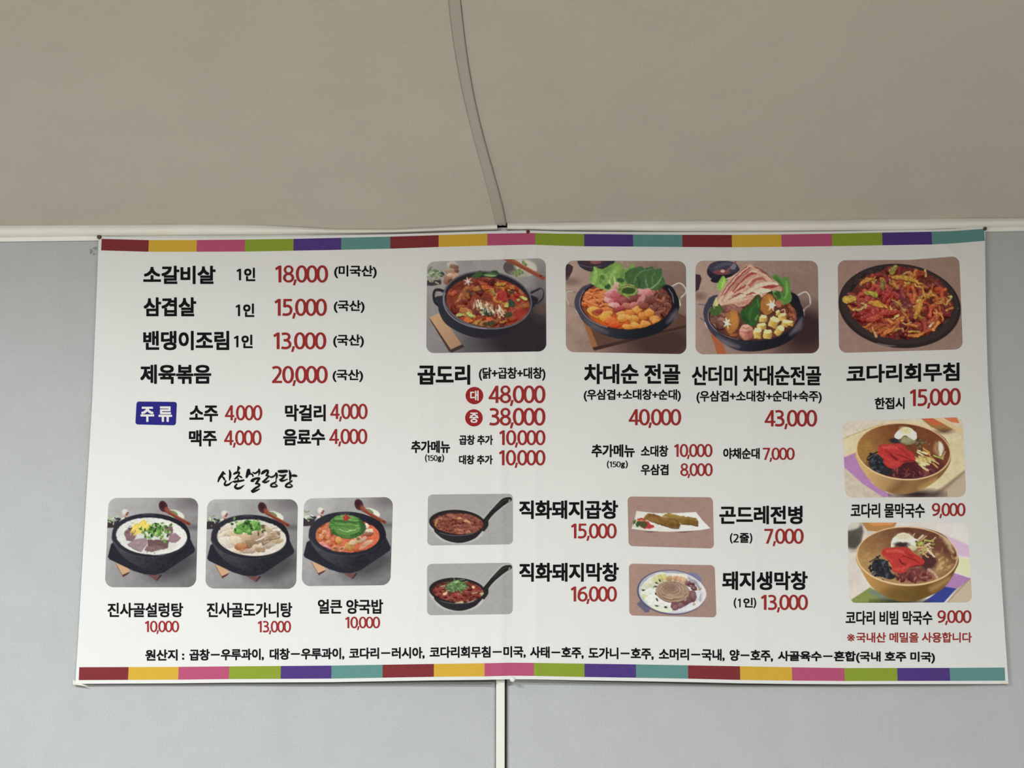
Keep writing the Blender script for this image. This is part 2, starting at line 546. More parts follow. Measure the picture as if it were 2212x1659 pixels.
def digit(ch):
    """glyph pieces in a unit-height box (y up) and the advance"""
    if ch == '0':
        return [ring(0.325, 0.5, 0.325, 0.515, 0.165, 0.135, 36, p=2.15)], 0.575
    if ch == '1':
        return [pg((0.19, 0), (0.355, 0), (0.355, 1), (0.215, 1), (0.19, 0.79)), pg((0.215, 1), (0.0, 0.845), (0.06, 0.715), (0.20, 0.80), (0.25, 0.90))], 0.44
    if ch == '2':
        a = bez((0.05, 0.87), (0.22, 1.0), (0.50, 0.96), (0.47, 0.68)); b = bez((0.47, 0.68), (0.44, 0.50), (0.25, 0.28), (0.10, 0.08))
        return [ribbon(np.concatenate([a, b[1:]]), W), pg((0.02, 0), (0.57, 0), (0.57, 0.135), (0.02, 0.135))], 0.58
    if ch == '3':
        a = bez((0.04, 0.90), (0.26, 0.98), (0.47, 0.92), (0.45, 0.73)); b = bez((0.45, 0.73), (0.44, 0.58), (0.28, 0.53), (0.14, 0.53))
        c = bez((0.14, 0.54), (0.32, 0.55), (0.50, 0.47), (0.50, 0.28)); d = bez((0.50, 0.28), (0.50, 0.05), (0.22, 0.03), (0.02, 0.10))
        return [ribbon(np.concatenate([a, b[1:]]), W * 0.95), ribbon(np.concatenate([c, d[1:]]), W)], 0.575
    if ch == '4':
        return [pg((0.38, 0), (0.535, 0), (0.535, 1), (0.38, 1)), pg((0, 0.215), (0.64, 0.215), (0.64, 0.345), (0, 0.345)),
                pg((0, 0.30), (0.15, 0.30), (0.50, 0.93), (0.50, 1.0), (0.385, 1.0))], 0.61
    if ch == '5':
        a = bez((0.10, 0.545), (0.36, 0.66), (0.51, 0.52), (0.50, 0.32)); b = bez((0.50, 0.32), (0.49, 0.04), (0.20, 0.03), (0.02, 0.09))
        return [pg((0.07, 0.865), (0.55, 0.865), (0.55, 1.0), (0.07, 1.0)), pg((0.05, 0.50), (0.20, 0.56), (0.22, 1.0), (0.07, 1.0)), ribbon(np.concatenate([a, b[1:]]), W)], 0.58
    if ch == '6':
        return [ring(0.325, 0.32, 0.325, 0.335, 0.16, 0.135, 30), ribbon(bez((0.085, 0.36), (0.06, 0.72), (0.26, 0.93), (0.56, 0.93)), W)], 0.585
    if ch == '7':
        return [pg((0.0, 0.86), (0.565, 0.86), (0.565, 1.0), (0.0, 1.0)), pg((0.10, 0), (0.265, 0), (0.565, 0.88), (0.565, 0.95), (0.41, 0.90))], 0.54
    if ch == '8':
        return [ring(0.315, 0.745, 0.275, 0.27, 0.14, 0.12, 28), ring(0.315, 0.275, 0.315, 0.29, 0.155, 0.13, 28)], 0.575
    if ch == '9':
        return [ring(0.315, 0.68, 0.315, 0.335, 0.16, 0.135, 30), ribbon(bez((0.545, 0.64), (0.57, 0.28), (0.40, 0.07), (0.07, 0.07)), W)], 0.585
    if ch == ',':
        return [pg((0.06, 0.17), (0.20, 0.17), (0.11, -0.17), (-0.015, -0.17))], 0.145
    raise ValueError(ch)


def N(name, s, x0, x1, y0, y1, m=None, sl=0.0, parent=None, lift=0.0009):
    pcs, x = [], 0.0
    for ch in s:
        g, adv = digit(ch)
        for v, q in g:
            pcs.append((v + [x, 0], q))
        x += adv
    allv = np.concatenate([p[0] for p in pcs])
    a, b = allv.min(0), allv.max(0)
    out = []
    for v, q in pcs:
        u = (v - a) / (b - a)
        out.append((np.stack([x0 + u[:, 0] * (x1 - x0), y1 - u[:, 1] * (y1 - y0) + sl * (u[:, 0] - 0.5)], -1), q))
    place(name, out, m or M_RED, parent, lift)


DN, PR, NT, SU = 'dish_name', 'price', 'origin_note', 'side_note'
# grill list
T(DN, '소갈비살', 309.4, 465.6, 574.1, 613.7, r=1.7)
T(DN, '삼겹살', 310.2, 423.7, 642.3, 683.2, r=1.7)
T(DN, '밴댕이조림', 309.4, 495, 714.7, 756.6, r=1.7)
T(DN, '제육볶음', 303, 456.2, 787.3, 829.2, r=1.7)
for x, y in ((510.7, 578.3), (508.6, 655.7), (505, 723)):
    N('serving_count', '1', x, x + 10, y + 2.2, y + 27.2, M_BLACK)
    T('serving_unit', '인', x + 16.5, x + 40.7, y, y + 29, r=1.3)
N(PR, '18,000', 594.1, 708.7, 573.1, 616.1)
N(PR, '15,000', 592.8, 706.1, 645.2, 688.2)
N(PR, '13,000', 590.2, 704.8, 717.8, 760.3)
N(PR, '20,000', 587.3, 707.9, 790.4, 833.7)
T(NT, '(미국산)', 721.8, 813.6, 573.1, 601.1, r=0.95)
T(NT, '(국산)', 721, 787.4, 648.3, 675.9, r=0.95)
T(NT, '(국산)', 719.7, 786, 722.3, 750.6, r=0.95)
T(NT, '(국산)', 718.4, 784.2, 797.8, 825.3, r=0.95)
# drinks
T('drink_name', '소주', 409, 470.9, 875.9, 911.3, r=1.45)
T('drink_name', '막걸리', 615.6, 703.5, 873.8, 910, r=1.45)
T('drink_name', '맥주', 408, 468.3, 928.9, 964.3, r=1.45)
T('drink_name', '음료수', 611.7, 702.1, 926.8, 962.5, r=1.45)
for b in ((485.8, 566.6, 875.1, 913.2), (713.4, 793.9, 872, 910.5), (484, 565, 929.4, 966.9), (711.3, 793.4, 926.3, 964.3)):
    N(PR, '4,000', *b)
# stews
T(DN, '진사골설렁탕', 232.4, 395.6, 1302, 1333.3, r=1.05)
T(DN, '진사골도가니탕', 446.6, 631.3, 1301.4, 1333.6, r=1.05)
T(DN, '얼큰 양국밥', 686.5, 827.6, 1294.5, 1326.1, r=1.05)
N(PR, '10,000', 312.9, 386.9, 1341, 1369.4)
N(PR, '13,000', 556.7, 628.6, 1341, 1370)
N(PR, '10,000', 745.6, 821.1, 1332.1, 1361)
# chicken stew
T(DN, '곱도리', 902, 1015.7, 788.1, 831.2, r=1.9)
T(SU, '(닭+곱창+대창)', 1034.5, 1178.2, 793.4, 822.3, r=0.9)
N(PR, '48,000', 1055.5, 1178.2, 832.7, 876.8)
N(PR, '38,000', 1056.8, 1178.2, 881, 925.2)
N(PR, '10,000', 1078.3, 1178.2, 929.1, 966.7)
N(PR, '10,000', 1077.8, 1178.2, 972.1, 1010.5)
T(SU, '곱창 추가', 991.7, 1064.9, 939.8, 961.1, r=0.85)
T(SU, '대창 추가', 991.4, 1064.4, 982.9, 1003.2, r=0.85)
T(SU, '추가메뉴', 888.1, 972.2, 951.7, 978.6, r=1.1)
T(SU, '추가메뉴', 1277.7, 1371.2, 959.8, 987.6, r=1.1)
for x, y, k in ((918, 981.3, 1.0), (1310.8, 994.8, 1.1)):
    T(SU, '(', x, x + 4.6 * k, y, y + 17.2, r=0.55)
    N(SU, '150', x + 5 * k, x + 27.5 * k, y + 2, y + 14.5, M_BLACK)
    T(SU, 'g', x + 27.5 * k, x + 35.5 * k, y + 4.5, y + 17.2, r=0.7)
    T(SU, ')', x + 36.5 * k, x + 41.3 * k, y, y + 17.2, r=0.55)
# hot pots
T(DN, '차대순 전골', 1261.8, 1469.5, 785.9, 829.7, r=1.7)
T(DN, '산더미 차대순전골', 1494.6, 1773.8, 789.9, 832.9, r=1.5)
T(DN, '코다리회무침', 1828.7, 2072.6, 785.5, 825.5, r=1.7, sl=-5)
T(SU, '(우삼겹+소대창+순대)', 1261, 1470.7, 840.8, 867.5, r=0.85)
T(SU, '(우삼겹+소대창+순대+숙주)', 1504.5, 1775, 843.6, 871.4, r=0.85)
N(PR, '40,000', 1358.1, 1471.5, 883.4, 924.4)
N(PR, '43,000', 1651.7, 1765.1, 885.4, 927.1)
T(SU, '한접시', 1889.6, 1954.1, 858.3, 884.2, r=0.95, sl=-1)
N(PR, '15,000', 1965.2, 2075.4, 839.4, 882.0, sl=-3)
T(SU, '소대창', 1384.4, 1443.6, 962.2, 986.8, r=0.9)
T(SU, '우삼겹', 1384.4, 1444, 1002.7, 1026.6, r=0.9)
T(SU, '야채순대', 1562.2, 1641, 967.7, 991.6, r=0.9)
N(PR, '10,000', 1456, 1539.1, 959, 991.6)
N(PR, '8,000', 1469.5, 1539.5, 1000.7, 1032.6)
N(PR, '7,000', 1647.7, 1716.6, 966.9, 997.6)
# buckwheat noodles
T(DN, '코다리 물막국수', 1837.6, 1997.8, 1087.2, 1118.6, r=0.95)
T(DN, '코다리 비빔 막국수', 1826.7, 2014.1, 1319.5, 1349.6, r=0.95)
N(PR, '9,000', 2012.9, 2085.6, 1086.7, 1119.3)
N(PR, '9,000', 2024.8, 2098.5, 1318.3, 1350.1)
T('red_note', '※', 1829.9, 1846.4, 1369.5, 1385.5, M_RED, r=0.3)
T('red_note', '국내산 메밀을 사용합니다', 1849.5, 2099.4, 1365.8, 1388.1, M_RED, r=0.7)
# pan dishes
T(DN, '직화돼지곱창', 1121.5, 1335, 1080.8, 1121.1, r=1.6)
T(DN, '직화돼지막창', 1121.5, 1336.7, 1215.6, 1256.6, r=1.6)
T(DN, '곤드레전병', 1553.8, 1733.7, 1092.3, 1132.4, r=1.6)
T(DN, '돼지생막창', 1560, 1744.7, 1234, 1274.8, r=1.6)
N(PR, '15,000', 1233.4, 1332.1, 1130.7, 1168.1)
N(PR, '16,000', 1232.7, 1332.6, 1266.5, 1304.6)
N(PR, '7,000', 1651, 1736, 1141.9, 1179.8)
N(PR, '13,000', 1643.6, 1745.3, 1284.6, 1322.9)
for (x, y, d, u) in ((1576.6, 1151.6, '2', '줄'), (1584.9, 1291.4, '1', '인')):
    T(SU, '(', x, x + 6, y, y + 22.6, r=0.8)
    N(SU, d, x + (7.0 if d == '2' else 8.6), x + (19.3 if d == '2' else 15.0), y + 1.8, y + 20.2, M_BLACK)
    T(SU, u, x + 20.8, x + 41.5, y - 0.2, y + 21, r=0.9)
    T(SU, ')', x + 42.6, x + 48.6, y, y + 22.6, r=0.8)
# origin line along the foot of the banner
for s, x0, x1, y0, y1, k in (('원산지 :', 313.8, 398, 1402.8, 1427.3, -0.9), ('곱창－우루과이,', 409, 570, 1401.6, 1427.4, -1.7), ('대창－우루과이,', 582.4, 743.8, 1400, 1425.6, -1.7),
                             ('코다리－러시아,', 754.1, 917.2, 1398.4, 1424, -1.7), ('코다리회무침－미국,', 928, 1135.6, 1396, 1421.8, -1.2), ('사태－호주,', 1145, 1260.8, 1396.8, 1422.8, 1.2),
                             ('도가니－호주,', 1271.1, 1412, 1398.8, 1425, 1.6), ('소머리－국내,', 1423.1, 1565.3, 1401.2, 1427.6, 1.6), ('양－호주,', 1576, 1669.7, 1403.3, 1429.2, 1.1),
                             ('사골육수－혼합(국내 호주 미국)', 1680.4, 2019.7, 1406.6, 1432.4, 2.0)):
    T('origin_line', s, x0, x1, y0, y1, r=1.05, sl=k)


# badges
def disc(name, cx, cy, rx, ry, m):
    a = np.linspace(0, 2 * math.pi, 49)[:-1]
    v = [(cx, cy)] + [(cx + rx * math.cos(t), cy + ry * math.sin(t)) for t in a]
    return place(name, [(v, [(0, 1 + i, 1 + (i + 1) % 48) for i in range(48)])], m, None, 0.0006)


d1 = tag(disc('size_badge', 1024.8, 854.5, 19.1, 18.7, M_REDBADGE), 'red round badge for the large size')
d2 = tag(disc('size_badge', 1023.7, 902.6, 19.0, 18.5, M_REDBADGE), 'red round badge for the medium size')
T('badge_text', '대', 1015.7, 1033.9, 843.6, 865.5, M_WHITE, 0.8, parent=d1, lift=0.0012)
T('badge_text', '중', 1014.2, 1033.6, 891.2, 913.5, M_WHITE, 0.8, parent=d2, lift=0.0012)


def rquad(corners, r, n=8, nx=14, ny=6):
    """grid over a rounded quad given TL,TR,BL,BR pixel corners"""
    TL, TR, BL, BR = (np.array(c, float) for c in corners)
    w = np.linalg.norm(TR - TL); h = np.linalg.norm(BL - TL)
    ys = np.unique(np.concatenate([r / h * (1 - np.cos(np.linspace(0, math.pi / 2, n))), 1 - r / h * (1 - np.cos(np.linspace(0, math.pi / 2, n))), np.linspace(r / h, 1 - r / h, ny)]))
    rows = []
    for yv in ys:
        e = min(yv, 1 - yv) * h
        ins = 0 if e >= r else (r - math.sqrt(max(0, r * r - (r - e) ** 2))) / w
        u = np.linspace(ins, 1 - ins, nx)[:, None]
        rows.append((TL + (TR - TL) * u) * (1 - yv) + (BL + (BR - BL) * u) * yv)
    return np.concatenate(rows), gridf(len(ys), nx)


bd = place('drinks_badge', [rquad(((295, 867.3), (382.2, 868.2), (292.3, 916.8), (379.8, 918.8)), 5.5)], M_NAVY, None, 0.0006)
tag(bd, 'navy rounded badge heading the drinks')
T('badge_text', '주 류', 303.6, 371.8, 877.8, 911.3, M_WHITE, 1.4, parent=bd, lift=0.0012)
run_jobs()

# brush-lettered restaurant name: strokes with swelling width, coordinates in a 11.64x enlargement of (460,1000)
BR = [
    ([(255, 235), (225, 300), (165, 380), (128, 470)], [58, 78, 62, 34]), ([(255, 240), (290, 270), (312, 285)], [30, 46, 20]),
    ([(235, 345), (265, 375), (290, 420)], [30, 52, 44]),
    ([(415, 185), (432, 260), (430, 340), (412, 435)], [34, 60, 62, 26]),
    ([(325, 450), (292, 530), (320, 560), (400, 540), (480, 478), (560, 470), (680, 455), (770, 435)], [36, 50, 56, 52, 20, 60, 52, 46]),
    ([(540, 490), (555, 505)], [20, 14]),
    ([(640, 100), (640, 150), (612, 215)], [50, 60, 28]), ([(640, 110), (675, 125), (702, 130)], [40, 30, 4]),
    ([(525, 280), (575, 250), (650, 235), (675, 265)], [40, 62, 50, 22]), ([(660, 250), (640, 310), (590, 370), (545, 405)], [34, 44, 52, 30]),
    ([(640, 330), (690, 345), (725, 370)], [24, 48, 32]), ([(630, 385), (635, 445)], [20, 52]),
    ([(600, 530), (555, 600), (600, 640), (680, 630), (740, 590), (798, 548)], [34, 56, 62, 56, 38, 4]),
    ([(895, 185), (880, 255), (842, 355)], [84, 96, 52]), ([(925, 215), (925, 280)], [34, 40]), ([(920, 270), (985, 285), (1005, 335)], [36, 40, 36]),
    ([(1000, 235), (1060, 260), (1130, 215), (1165, 170)], [26, 46, 44, 34]), ([(1160, 165), (1165, 250), (1140, 335)], [50, 48, 6]),
    ([(965, 450), (1010, 420), (1090, 390), (1160, 380), (1180, 410)], [50, 66, 54, 40, 20]), ([(975, 470), (1030, 465)], [22, 20]),
    ([(1165, 385), (1130, 450), (1080, 520)], [50, 56, 50]), ([(1080, 520), (1150, 530), (1165, 570), (1060, 640), (985, 710)], [26, 50, 44, 56, 60]),
    ([(965, 700), (1000, 730), (1080, 700), (1165, 655)], [30, 48, 44, 28]),
    ([(1225, 270), (1270, 230), (1340, 190), (1400, 195)], [44, 80, 56, 24]), ([(1360, 185), (1380, 240), (1340, 310)], [56, 54, 40]),
    ([(1330, 320), (1400, 325), (1340, 400), (1265, 470)], [26, 36, 48, 50]), ([(1250, 470), (1300, 490), (1360, 475), (1415, 440)], [40, 46, 42, 22]),
    ([(1390, 335), (1470, 355), (1540, 325), (1590, 260)], [22, 44, 40, 26]), ([(1590, 262), (1605, 330), (1580, 440)], [56, 56, 14]),
    ([(1590, 440), (1575, 480), (1480, 530), (1455, 575), (1490, 598), (1570, 595), (1610, 575), (1580, 540), (1540, 520)], [22, 34, 50, 44, 42, 44, 36, 28, 14]),
    ([(1655, 210), (1720, 215), (1850, 205)], [62, 84, 70]), ([(1670, 310), (1750, 325), (1835, 300)], [34, 52, 36]), ([(1820, 305), (1770, 370), (1690, 430)], [38, 44, 52]),
    ([(1685, 420), (1720, 450), (1790, 440), (1875, 405)], [44, 50, 40, 20]),
    ([(1920, 185), (1940, 270), (1945, 350), (1932, 440)], [30, 60, 62, 30]), ([(1965, 320), (2030, 318), (2095, 325)], [24, 66, 52]),
    ([(1985, 450), (1930, 490), (1850, 540), (1830, 590), (1880, 608), (1950, 605), (1990, 580), (1960, 545), (1920, 530)], [34, 44, 52, 44, 44, 44, 36, 30, 14]),
]


def smooth_pts(p, w, k=8):
    p, w = np.asarray(p, float), np.asarray(w, float)
    n = len(p)
    if n < 3:
        t = np.linspace(0, 1, k)[:, None]
        return p[0] + (p[-1] - p[0]) * t, np.interp(np.linspace(0, 1, k), [0, 1], [w[0], w[-1]])
    q = np.concatenate([[2 * p[0] - p[1]], p, [2 * p[-1] - p[-2]]])
    out, ow = [], []
    for i in range(n - 1):
        for t in np.linspace(0, 1, k, endpoint=(i == n - 2)):
            a, b, c, d = q[i:i + 4]
            out.append(0.5 * (2 * b + (c - a) * t + (2 * a - 5 * b + 4 * c - d) * t * t + (3 * b - a - 3 * c + d) * t ** 3))
            ow.append(w[i] + (w[i + 1] - w[i]) * t)
    return np.array(out), np.array(ow)


pcs = []
for p, w in BR:
    pp, ww = smooth_pts(p, w)
    to = lambda q: np.stack([460 + q[:, 0] / 11.642, 1000 + q[:, 1] / 11.642], -1)
    v, q = ribbon(pp, ww)
    pcs.append((to(v), q))
    for e, r in ((pp[0], ww[0] / 2), (pp[-1], ww[-1] / 2)):
        a = np.linspace(0, 2 * math.pi, 13)[:-1]
        pcs.append((to(np.stack([e[0] + r * np.cos(a), e[1] + r * np.sin(a)], -1)), [tuple(range(12))]))
tag(place('brush_title', pcs, M_BLACK), 'black brush-lettered title over the soup photos')

# ------------------------------------------------------------------ printed dish photographs
# A small painter: every print is painted in the coordinates of an enlargement of the frame,
# then becomes the vertex colours of a rounded panel lying on the vinyl.
class Print:
    def __init__(s, ox, oy, k, w, h, seed):
        s.ox, s.oy, s.k = ox, oy, k
        s.d = k / 2.0
        s.nx, s.ny = int(w / s.d) + 2, int(h / s.d) + 2
        s.X, s.Y = np.meshgrid((np.arange(s.nx) + 0.5) * s.d, (np.arange(s.ny) + 0.5) * s.d)
        s.a = np.full((s.ny, s.nx, 3), 128.0)
        s.clip = None
        s.r = random.Random(seed)
        s.g = np.random.default_rng(seed)

    def win(s, x0, y0, x1, y1):
        i0, i1 = max(0, int(x0 / s.d) - 2), min(s.nx, int(x1 / s.d) + 3)
        j0, j1 = max(0, int(y0 / s.d) - 2), min(s.ny, int(y1 / s.d) + 3)
        return (slice(j0, j1), slice(i0, i1)) if i1 > i0 and j1 > j0 else None

    def put(s, w, m, c, al):
        m = m * al
        if s.clip is not None:
            m = m * s.clip[w]
        if callable(c):
            c = c(s.X[w], s.Y[w])
        s.a[w] = s.a[w] * (1 - m[..., None]) + np.asarray(c, float) * m[..., None]

    def fill(s, c):
        w = (slice(0, s.ny), slice(0, s.nx))
        s.put(w, np.ones((s.ny, s.nx)), c, 1)

    def emask(s, w, cx, cy, rx, ry, ang, f):
        X, Y = s.X[w] - cx, s.Y[w] - cy
        ca, sa = math.cos(math.radians(ang)), math.sin(math.radians(ang))
        q = np.hypot((X * ca + Y * sa) / rx, (-X * sa + Y * ca) / ry)
        return np.clip(0.5 - (q - 1) * min(rx, ry) / f, 0, 1)

    def ell(s, cx, cy, rx, ry, c, ang=0, f=None, al=1):
        f = f or s.k * 1.2
        R = max(rx, ry) + f
        w = s.win(cx - R, cy - R, cx + R, cy + R)
        if w:
            s.put(w, s.emask(w, cx, cy, rx, ry, ang, f), c, al)

    def clip_ell(s, cx, cy, rx, ry, ang=0):
        s.clip = s.emask((slice(0, s.ny), slice(0, s.nx)), cx, cy, rx, ry, ang, s.k * 1.2)

    def clip_poly(s, pts):
        s.clip = s.pmask((slice(0, s.ny), slice(0, s.nx)), cat(pts), s.k * 1.2)

    def pmask(s, w, p, f):
        X, Y = s.X[w], s.Y[w]
        ins = np.zeros(X.shape, bool)
        dd = np.full(X.shape, 1e9)
        n = len(p)
        for i in range(n):
            (x0, y0), (x1, y1) = p[i], p[(i + 1) % n]
            if y0 != y1:
                c = (y0 > Y) != (y1 > Y)
                ins ^= c & (X < (x1 - x0) * (Y - y0) / (y1 - y0) + x0)
            ex, ey = x1 - x0, y1 - y0
            t = np.clip(((X - x0) * ex + (Y - y0) * ey) / (ex * ex + ey * ey + 1e-9), 0, 1)
            dd = np.minimum(dd, (X - x0 - t * ex) ** 2 + (Y - y0 - t * ey) ** 2)
        sd = np.sqrt(dd) * np.where(ins, -1, 1)
        return np.clip(0.5 - sd / f, 0, 1)

    def poly(s, pts, c, f=None, al=1, sm=False):
        f = f or s.k * 1.2
        p = cat(pts) if sm else np.asarray(pts, float)
        w = s.win(p[:, 0].min() - f, p[:, 1].min() - f, p[:, 0].max() + f, p[:, 1].max() + f)
        if w:
            s.put(w, s.pmask(w, p, f), c, al)

    def line(s, pts, wd, c, f=None, al=1, sm=True):
        f = f or s.k * 1.2
        n0 = len(pts)
        wd = list(wd) if hasattr(wd, '__len__') else [wd] * n0
        p, ww = smooth_pts(pts, wd, 5) if sm and n0 > 2 else (np.asarray(pts, float), np.asarray(wd, float))
        m = ww.max() / 2 + f
        w = s.win(p[:, 0].min() - m, p[:, 1].min() - m, p[:, 0].max() + m, p[:, 1].max() + m)
        if not w:
            return
        X, Y = s.X[w], s.Y[w]
        sd = np.full(X.shape, 1e9)
        for i in range(len(p) - 1):
            (x0, y0), (x1, y1) = p[i], p[i + 1]
            ex, ey = x1 - x0, y1 - y0
            t = np.clip(((X - x0) * ex + (Y - y0) * ey) / (ex * ex + ey * ey + 1e-9), 0, 1)
            sd = np.minimum(sd, np.hypot(X - x0 - t * ex, Y - y0 - t * ey) - (ww[i] + (ww[i + 1] - ww[i]) * t) / 2)
        s.put(w, np.clip(0.5 - sd / f, 0, 1), c, al)

    def field(s, size):
        """smooth random field in -1..1 with features about `size` units across"""
        n, m = int(s.ny * s.d / size) + 3, int(s.nx * s.d / size) + 3
        g = s.g.uniform(-1, 1, (n, m))
        u, v = s.Y / size, s.X / size
        i, j = u.astype(int), v.astype(int)
        fu, fv = u - i, v - j
        fu, fv = fu * fu * (3 - 2 * fu), fv * fv * (3 - 2 * fv)
        return (g[i, j] * (1 - fu) + g[i + 1, j] * fu) * (1 - fv) + (g[i, j + 1] * (1 - fu) + g[i + 1, j + 1] * fu) * fv

    def tex(s, amp, size, tint=(1, 1, 1)):
        d = (s.field(size) + 0.5 * s.field(size / 2)) * amp
        m = 1 if s.clip is None else s.clip
        s.a += (d * m)[..., None] * np.asarray(tint)

    def bits(s, n, ex, pal, L, Wd, ang=(0, 180), hl=35, sh=-45, bend=0.25):
        """n strips of food scattered over the ellipse ex, each with a shaded underside and a lit ridge"""
        cx, cy, rx, ry = ex
        pos = []
        for _ in range(n):
            t, q = s.r.uniform(0, 2 * math.pi), math.sqrt(s.r.random())
            pos.append((cy + ry * q * math.sin(t), cx + rx * q * math.cos(t)))
        pos.sort()
        for y, x in pos:
            l, wd = s.r.uniform(*L), s.r.uniform(*Wd)
            a = math.radians(s.r.uniform(*ang))
            dx, dy = math.cos(a) * l / 2, math.sin(a) * l / 2 * 0.75
            b = s.r.uniform(-bend, bend) * l
            c = np.array(s.r.choice(pal), float) + s.r.uniform(-14, 14)
            p = [(x - dx, y - dy), (x - dy * 0.0 + b * 0.6, y - b), (x + dx, y + dy)]
            s.line([(u, v + wd * 0.35) for u, v in p], wd * 1.1, np.clip(c + sh, 0, 255), al=0.75)
            s.line(p, wd, np.clip(c, 0, 255))
            s.line([(u, v - wd * 0.22) for u, v in p], wd * 0.3, np.clip(c + hl, 0, 255), al=0.6)

    def lump(s, cx, cy, rx, ry, c, ang=0, hl=40, sh=-55, irr=0.12, n=11):
        pts = []
        for i in range(n):
            t = 2 * math.pi * i / n
            q = 1 + s.r.uniform(-irr, irr)
            u, v = rx * q * math.cos(t), ry * q * math.sin(t)
            a = math.radians(ang)
            pts.append((cx + u * math.cos(a) - v * math.sin(a), cy + u * math.sin(a) + v * math.cos(a)))
        c = np.array(c, float)
        lo, hi = np.clip(c + sh, 0, 255), np.clip(c + hl, 0, 255)
        R = max(rx, ry)
        s.poly([(x, y + R * 0.12) for x, y in pts], lo, al=0.8, sm=True)

        def shade(X, Y):
            t = np.clip(((Y - cy) / ry * 0.5 + (X - cx) / rx * 0.25) + 0.45, 0, 1)[..., None]
            return hi * (1 - t) * 0.45 + c * (0.55 + 0.0 * t) + lo * t * 0.45
        s.poly(pts, shade, sm=True)

    def rough(s, amp, size, grain):
        """ruffle what is painted so far inside the clip: organic edges and fine mottling"""
        ux = (s.X + amp * (s.field(size) + 0.6 * s.field(size * 0.4))) / s.d - 0.5
        uy = (s.Y + amp * (s.field(size) + 0.6 * s.field(size * 0.4))) / s.d - 0.5
        i, j = np.clip(uy.astype(int), 0, s.ny - 2), np.clip(ux.astype(int), 0, s.nx - 2)
        fu, fv = np.clip(uy - i, 0, 1)[..., None], np.clip(ux - j, 0, 1)[..., None]
        A = s.a
        B = (A[i, j] * (1 - fu) + A[i + 1, j] * fu) * (1 - fv) + (A[i, j + 1] * (1 - fu) + A[i + 1, j + 1] * fu) * fv
        g = 1 + grain * (s.field(s.k * 3.2) + 0.8 * s.field(s.k * 1.6))
        m = 1.0 if s.clip is None else s.clip[..., None]
        s.a = A * (1 - m) + np.clip(B * g[..., None], 0, 255) * m

    def blur(s, it=1):
        for _ in range(it):
            p = np.pad(s.a, ((1, 1), (1, 1), (0, 0)), 'edge')
            s.a = (p[:-2, 1:-1] + 2 * p[1:-1, 1:-1] + p[2:, 1:-1]) / 4
            p = np.pad(s.a, ((1, 1), (1, 1), (0, 0)), 'edge')
            s.a = (p[1:-1, :-2] + 2 * p[1:-1, 1:-1] + p[1:-1, 2:]) / 4

    def panel(s, label, TL, TR, BL, BR, r, light, top=None, bottom=None):
        """corners in frame pixels; top/bottom: optional bow (fraction -> pixel offset)"""
        s.clip = None
        s.blur(1)
        s.a = s.a + s.g.normal(0, 5.0, (s.ny, s.nx))[..., None]
        TL, TR, BL, BR = (np.array(c, float) for c in (TL, TR, BL, BR))
        w, h = np.linalg.norm(TR - TL), np.linalg.norm(BL - TL)
        nx, ny = int(w * 1.05), int(h * 1.05)
        vs_ = np.linspace(0, 1, ny)
        k = np.arange(6)
        vs_ = np.unique(np.concatenate([vs_, 1.2 / h * k / 6, 1 - 1.2 / h * k / 6]))
        ny = len(vs_)
        e = np.minimum(vs_, 1 - vs_) * h
        ins = np.where(e >= r, 0, (r - np.sqrt(np.maximum(0, r * r - (r - e) ** 2))) / w)
        u = ins[:, None] + np.linspace(0, 1, nx)[None, :] * (1 - 2 * ins)[:, None]
        v = np.broadcast_to(vs_[:, None], u.shape)
        P = ((TL + (TR - TL) * u[..., None]) * (1 - v[..., None]) + (BL + (BR - BL) * u[..., None]) * v[..., None])
        if top:
            P[..., 1] += np.interp(u, *top) * (1 - v)
        if bottom:
            P[..., 1] += np.interp(u, *bottom) * v
        cx_, cy_ = (P[..., 0] - s.ox) * 2 - 0.5, (P[..., 1] - s.oy) * 2 - 0.5
        i, j = np.clip(cy_.astype(int), 0, s.ny - 2), np.clip(cx_.astype(int), 0, s.nx - 2)
        fu, fv = np.clip(cy_ - i, 0, 1)[..., None], np.clip(cx_ - j, 0, 1)[..., None]
        A = s.a
        col = (A[i, j] * (1 - fu) + A[i + 1, j] * fu) * (1 - fv) + (A[i, j + 1] * (1 - fu) + A[i + 1, j + 1] * fu) * fv
        col = np.clip(lin(np.clip(col, 0, 255)) / light, 0, 0.9).reshape(-1, 3)
        pts_ = on_banner(P[..., 0].ravel(), P[..., 1].ravel(), 0.0005)
        fa = gridf_np(ny, nx)
        me = bpy.data.meshes.new('dish_photo')
        me.vertices.add(len(pts_))
        me.vertices.foreach_set('co', pts_.astype(np.float32).ravel())
        me.loops.add(fa.size)
        me.loops.foreach_set('vertex_index', fa.astype(np.int32).ravel())
        me.polygons.add(len(fa))
        me.polygons.foreach_set('loop_start', np.arange(0, fa.size, 4, dtype=np.int32))
        me.polygons.foreach_set('use_smooth', np.ones(len(fa), bool))
        me.update(calc_edges=True)
        at = me.color_attributes.new('print', 'FLOAT_COLOR', 'POINT')
        at.data.foreach_set('color', np.concatenate([col, np.ones((len(col), 1))], 1).astype(np.float32).ravel())
        me.materials.append(M_PRINT)
        o = bpy.data.objects.new('dish_photo', me)
        COL.objects.link(o)
        o.parent = banner
        o.matrix_parent_inverse = Matrix.Translation(-banner.location)
        tag(o, label)


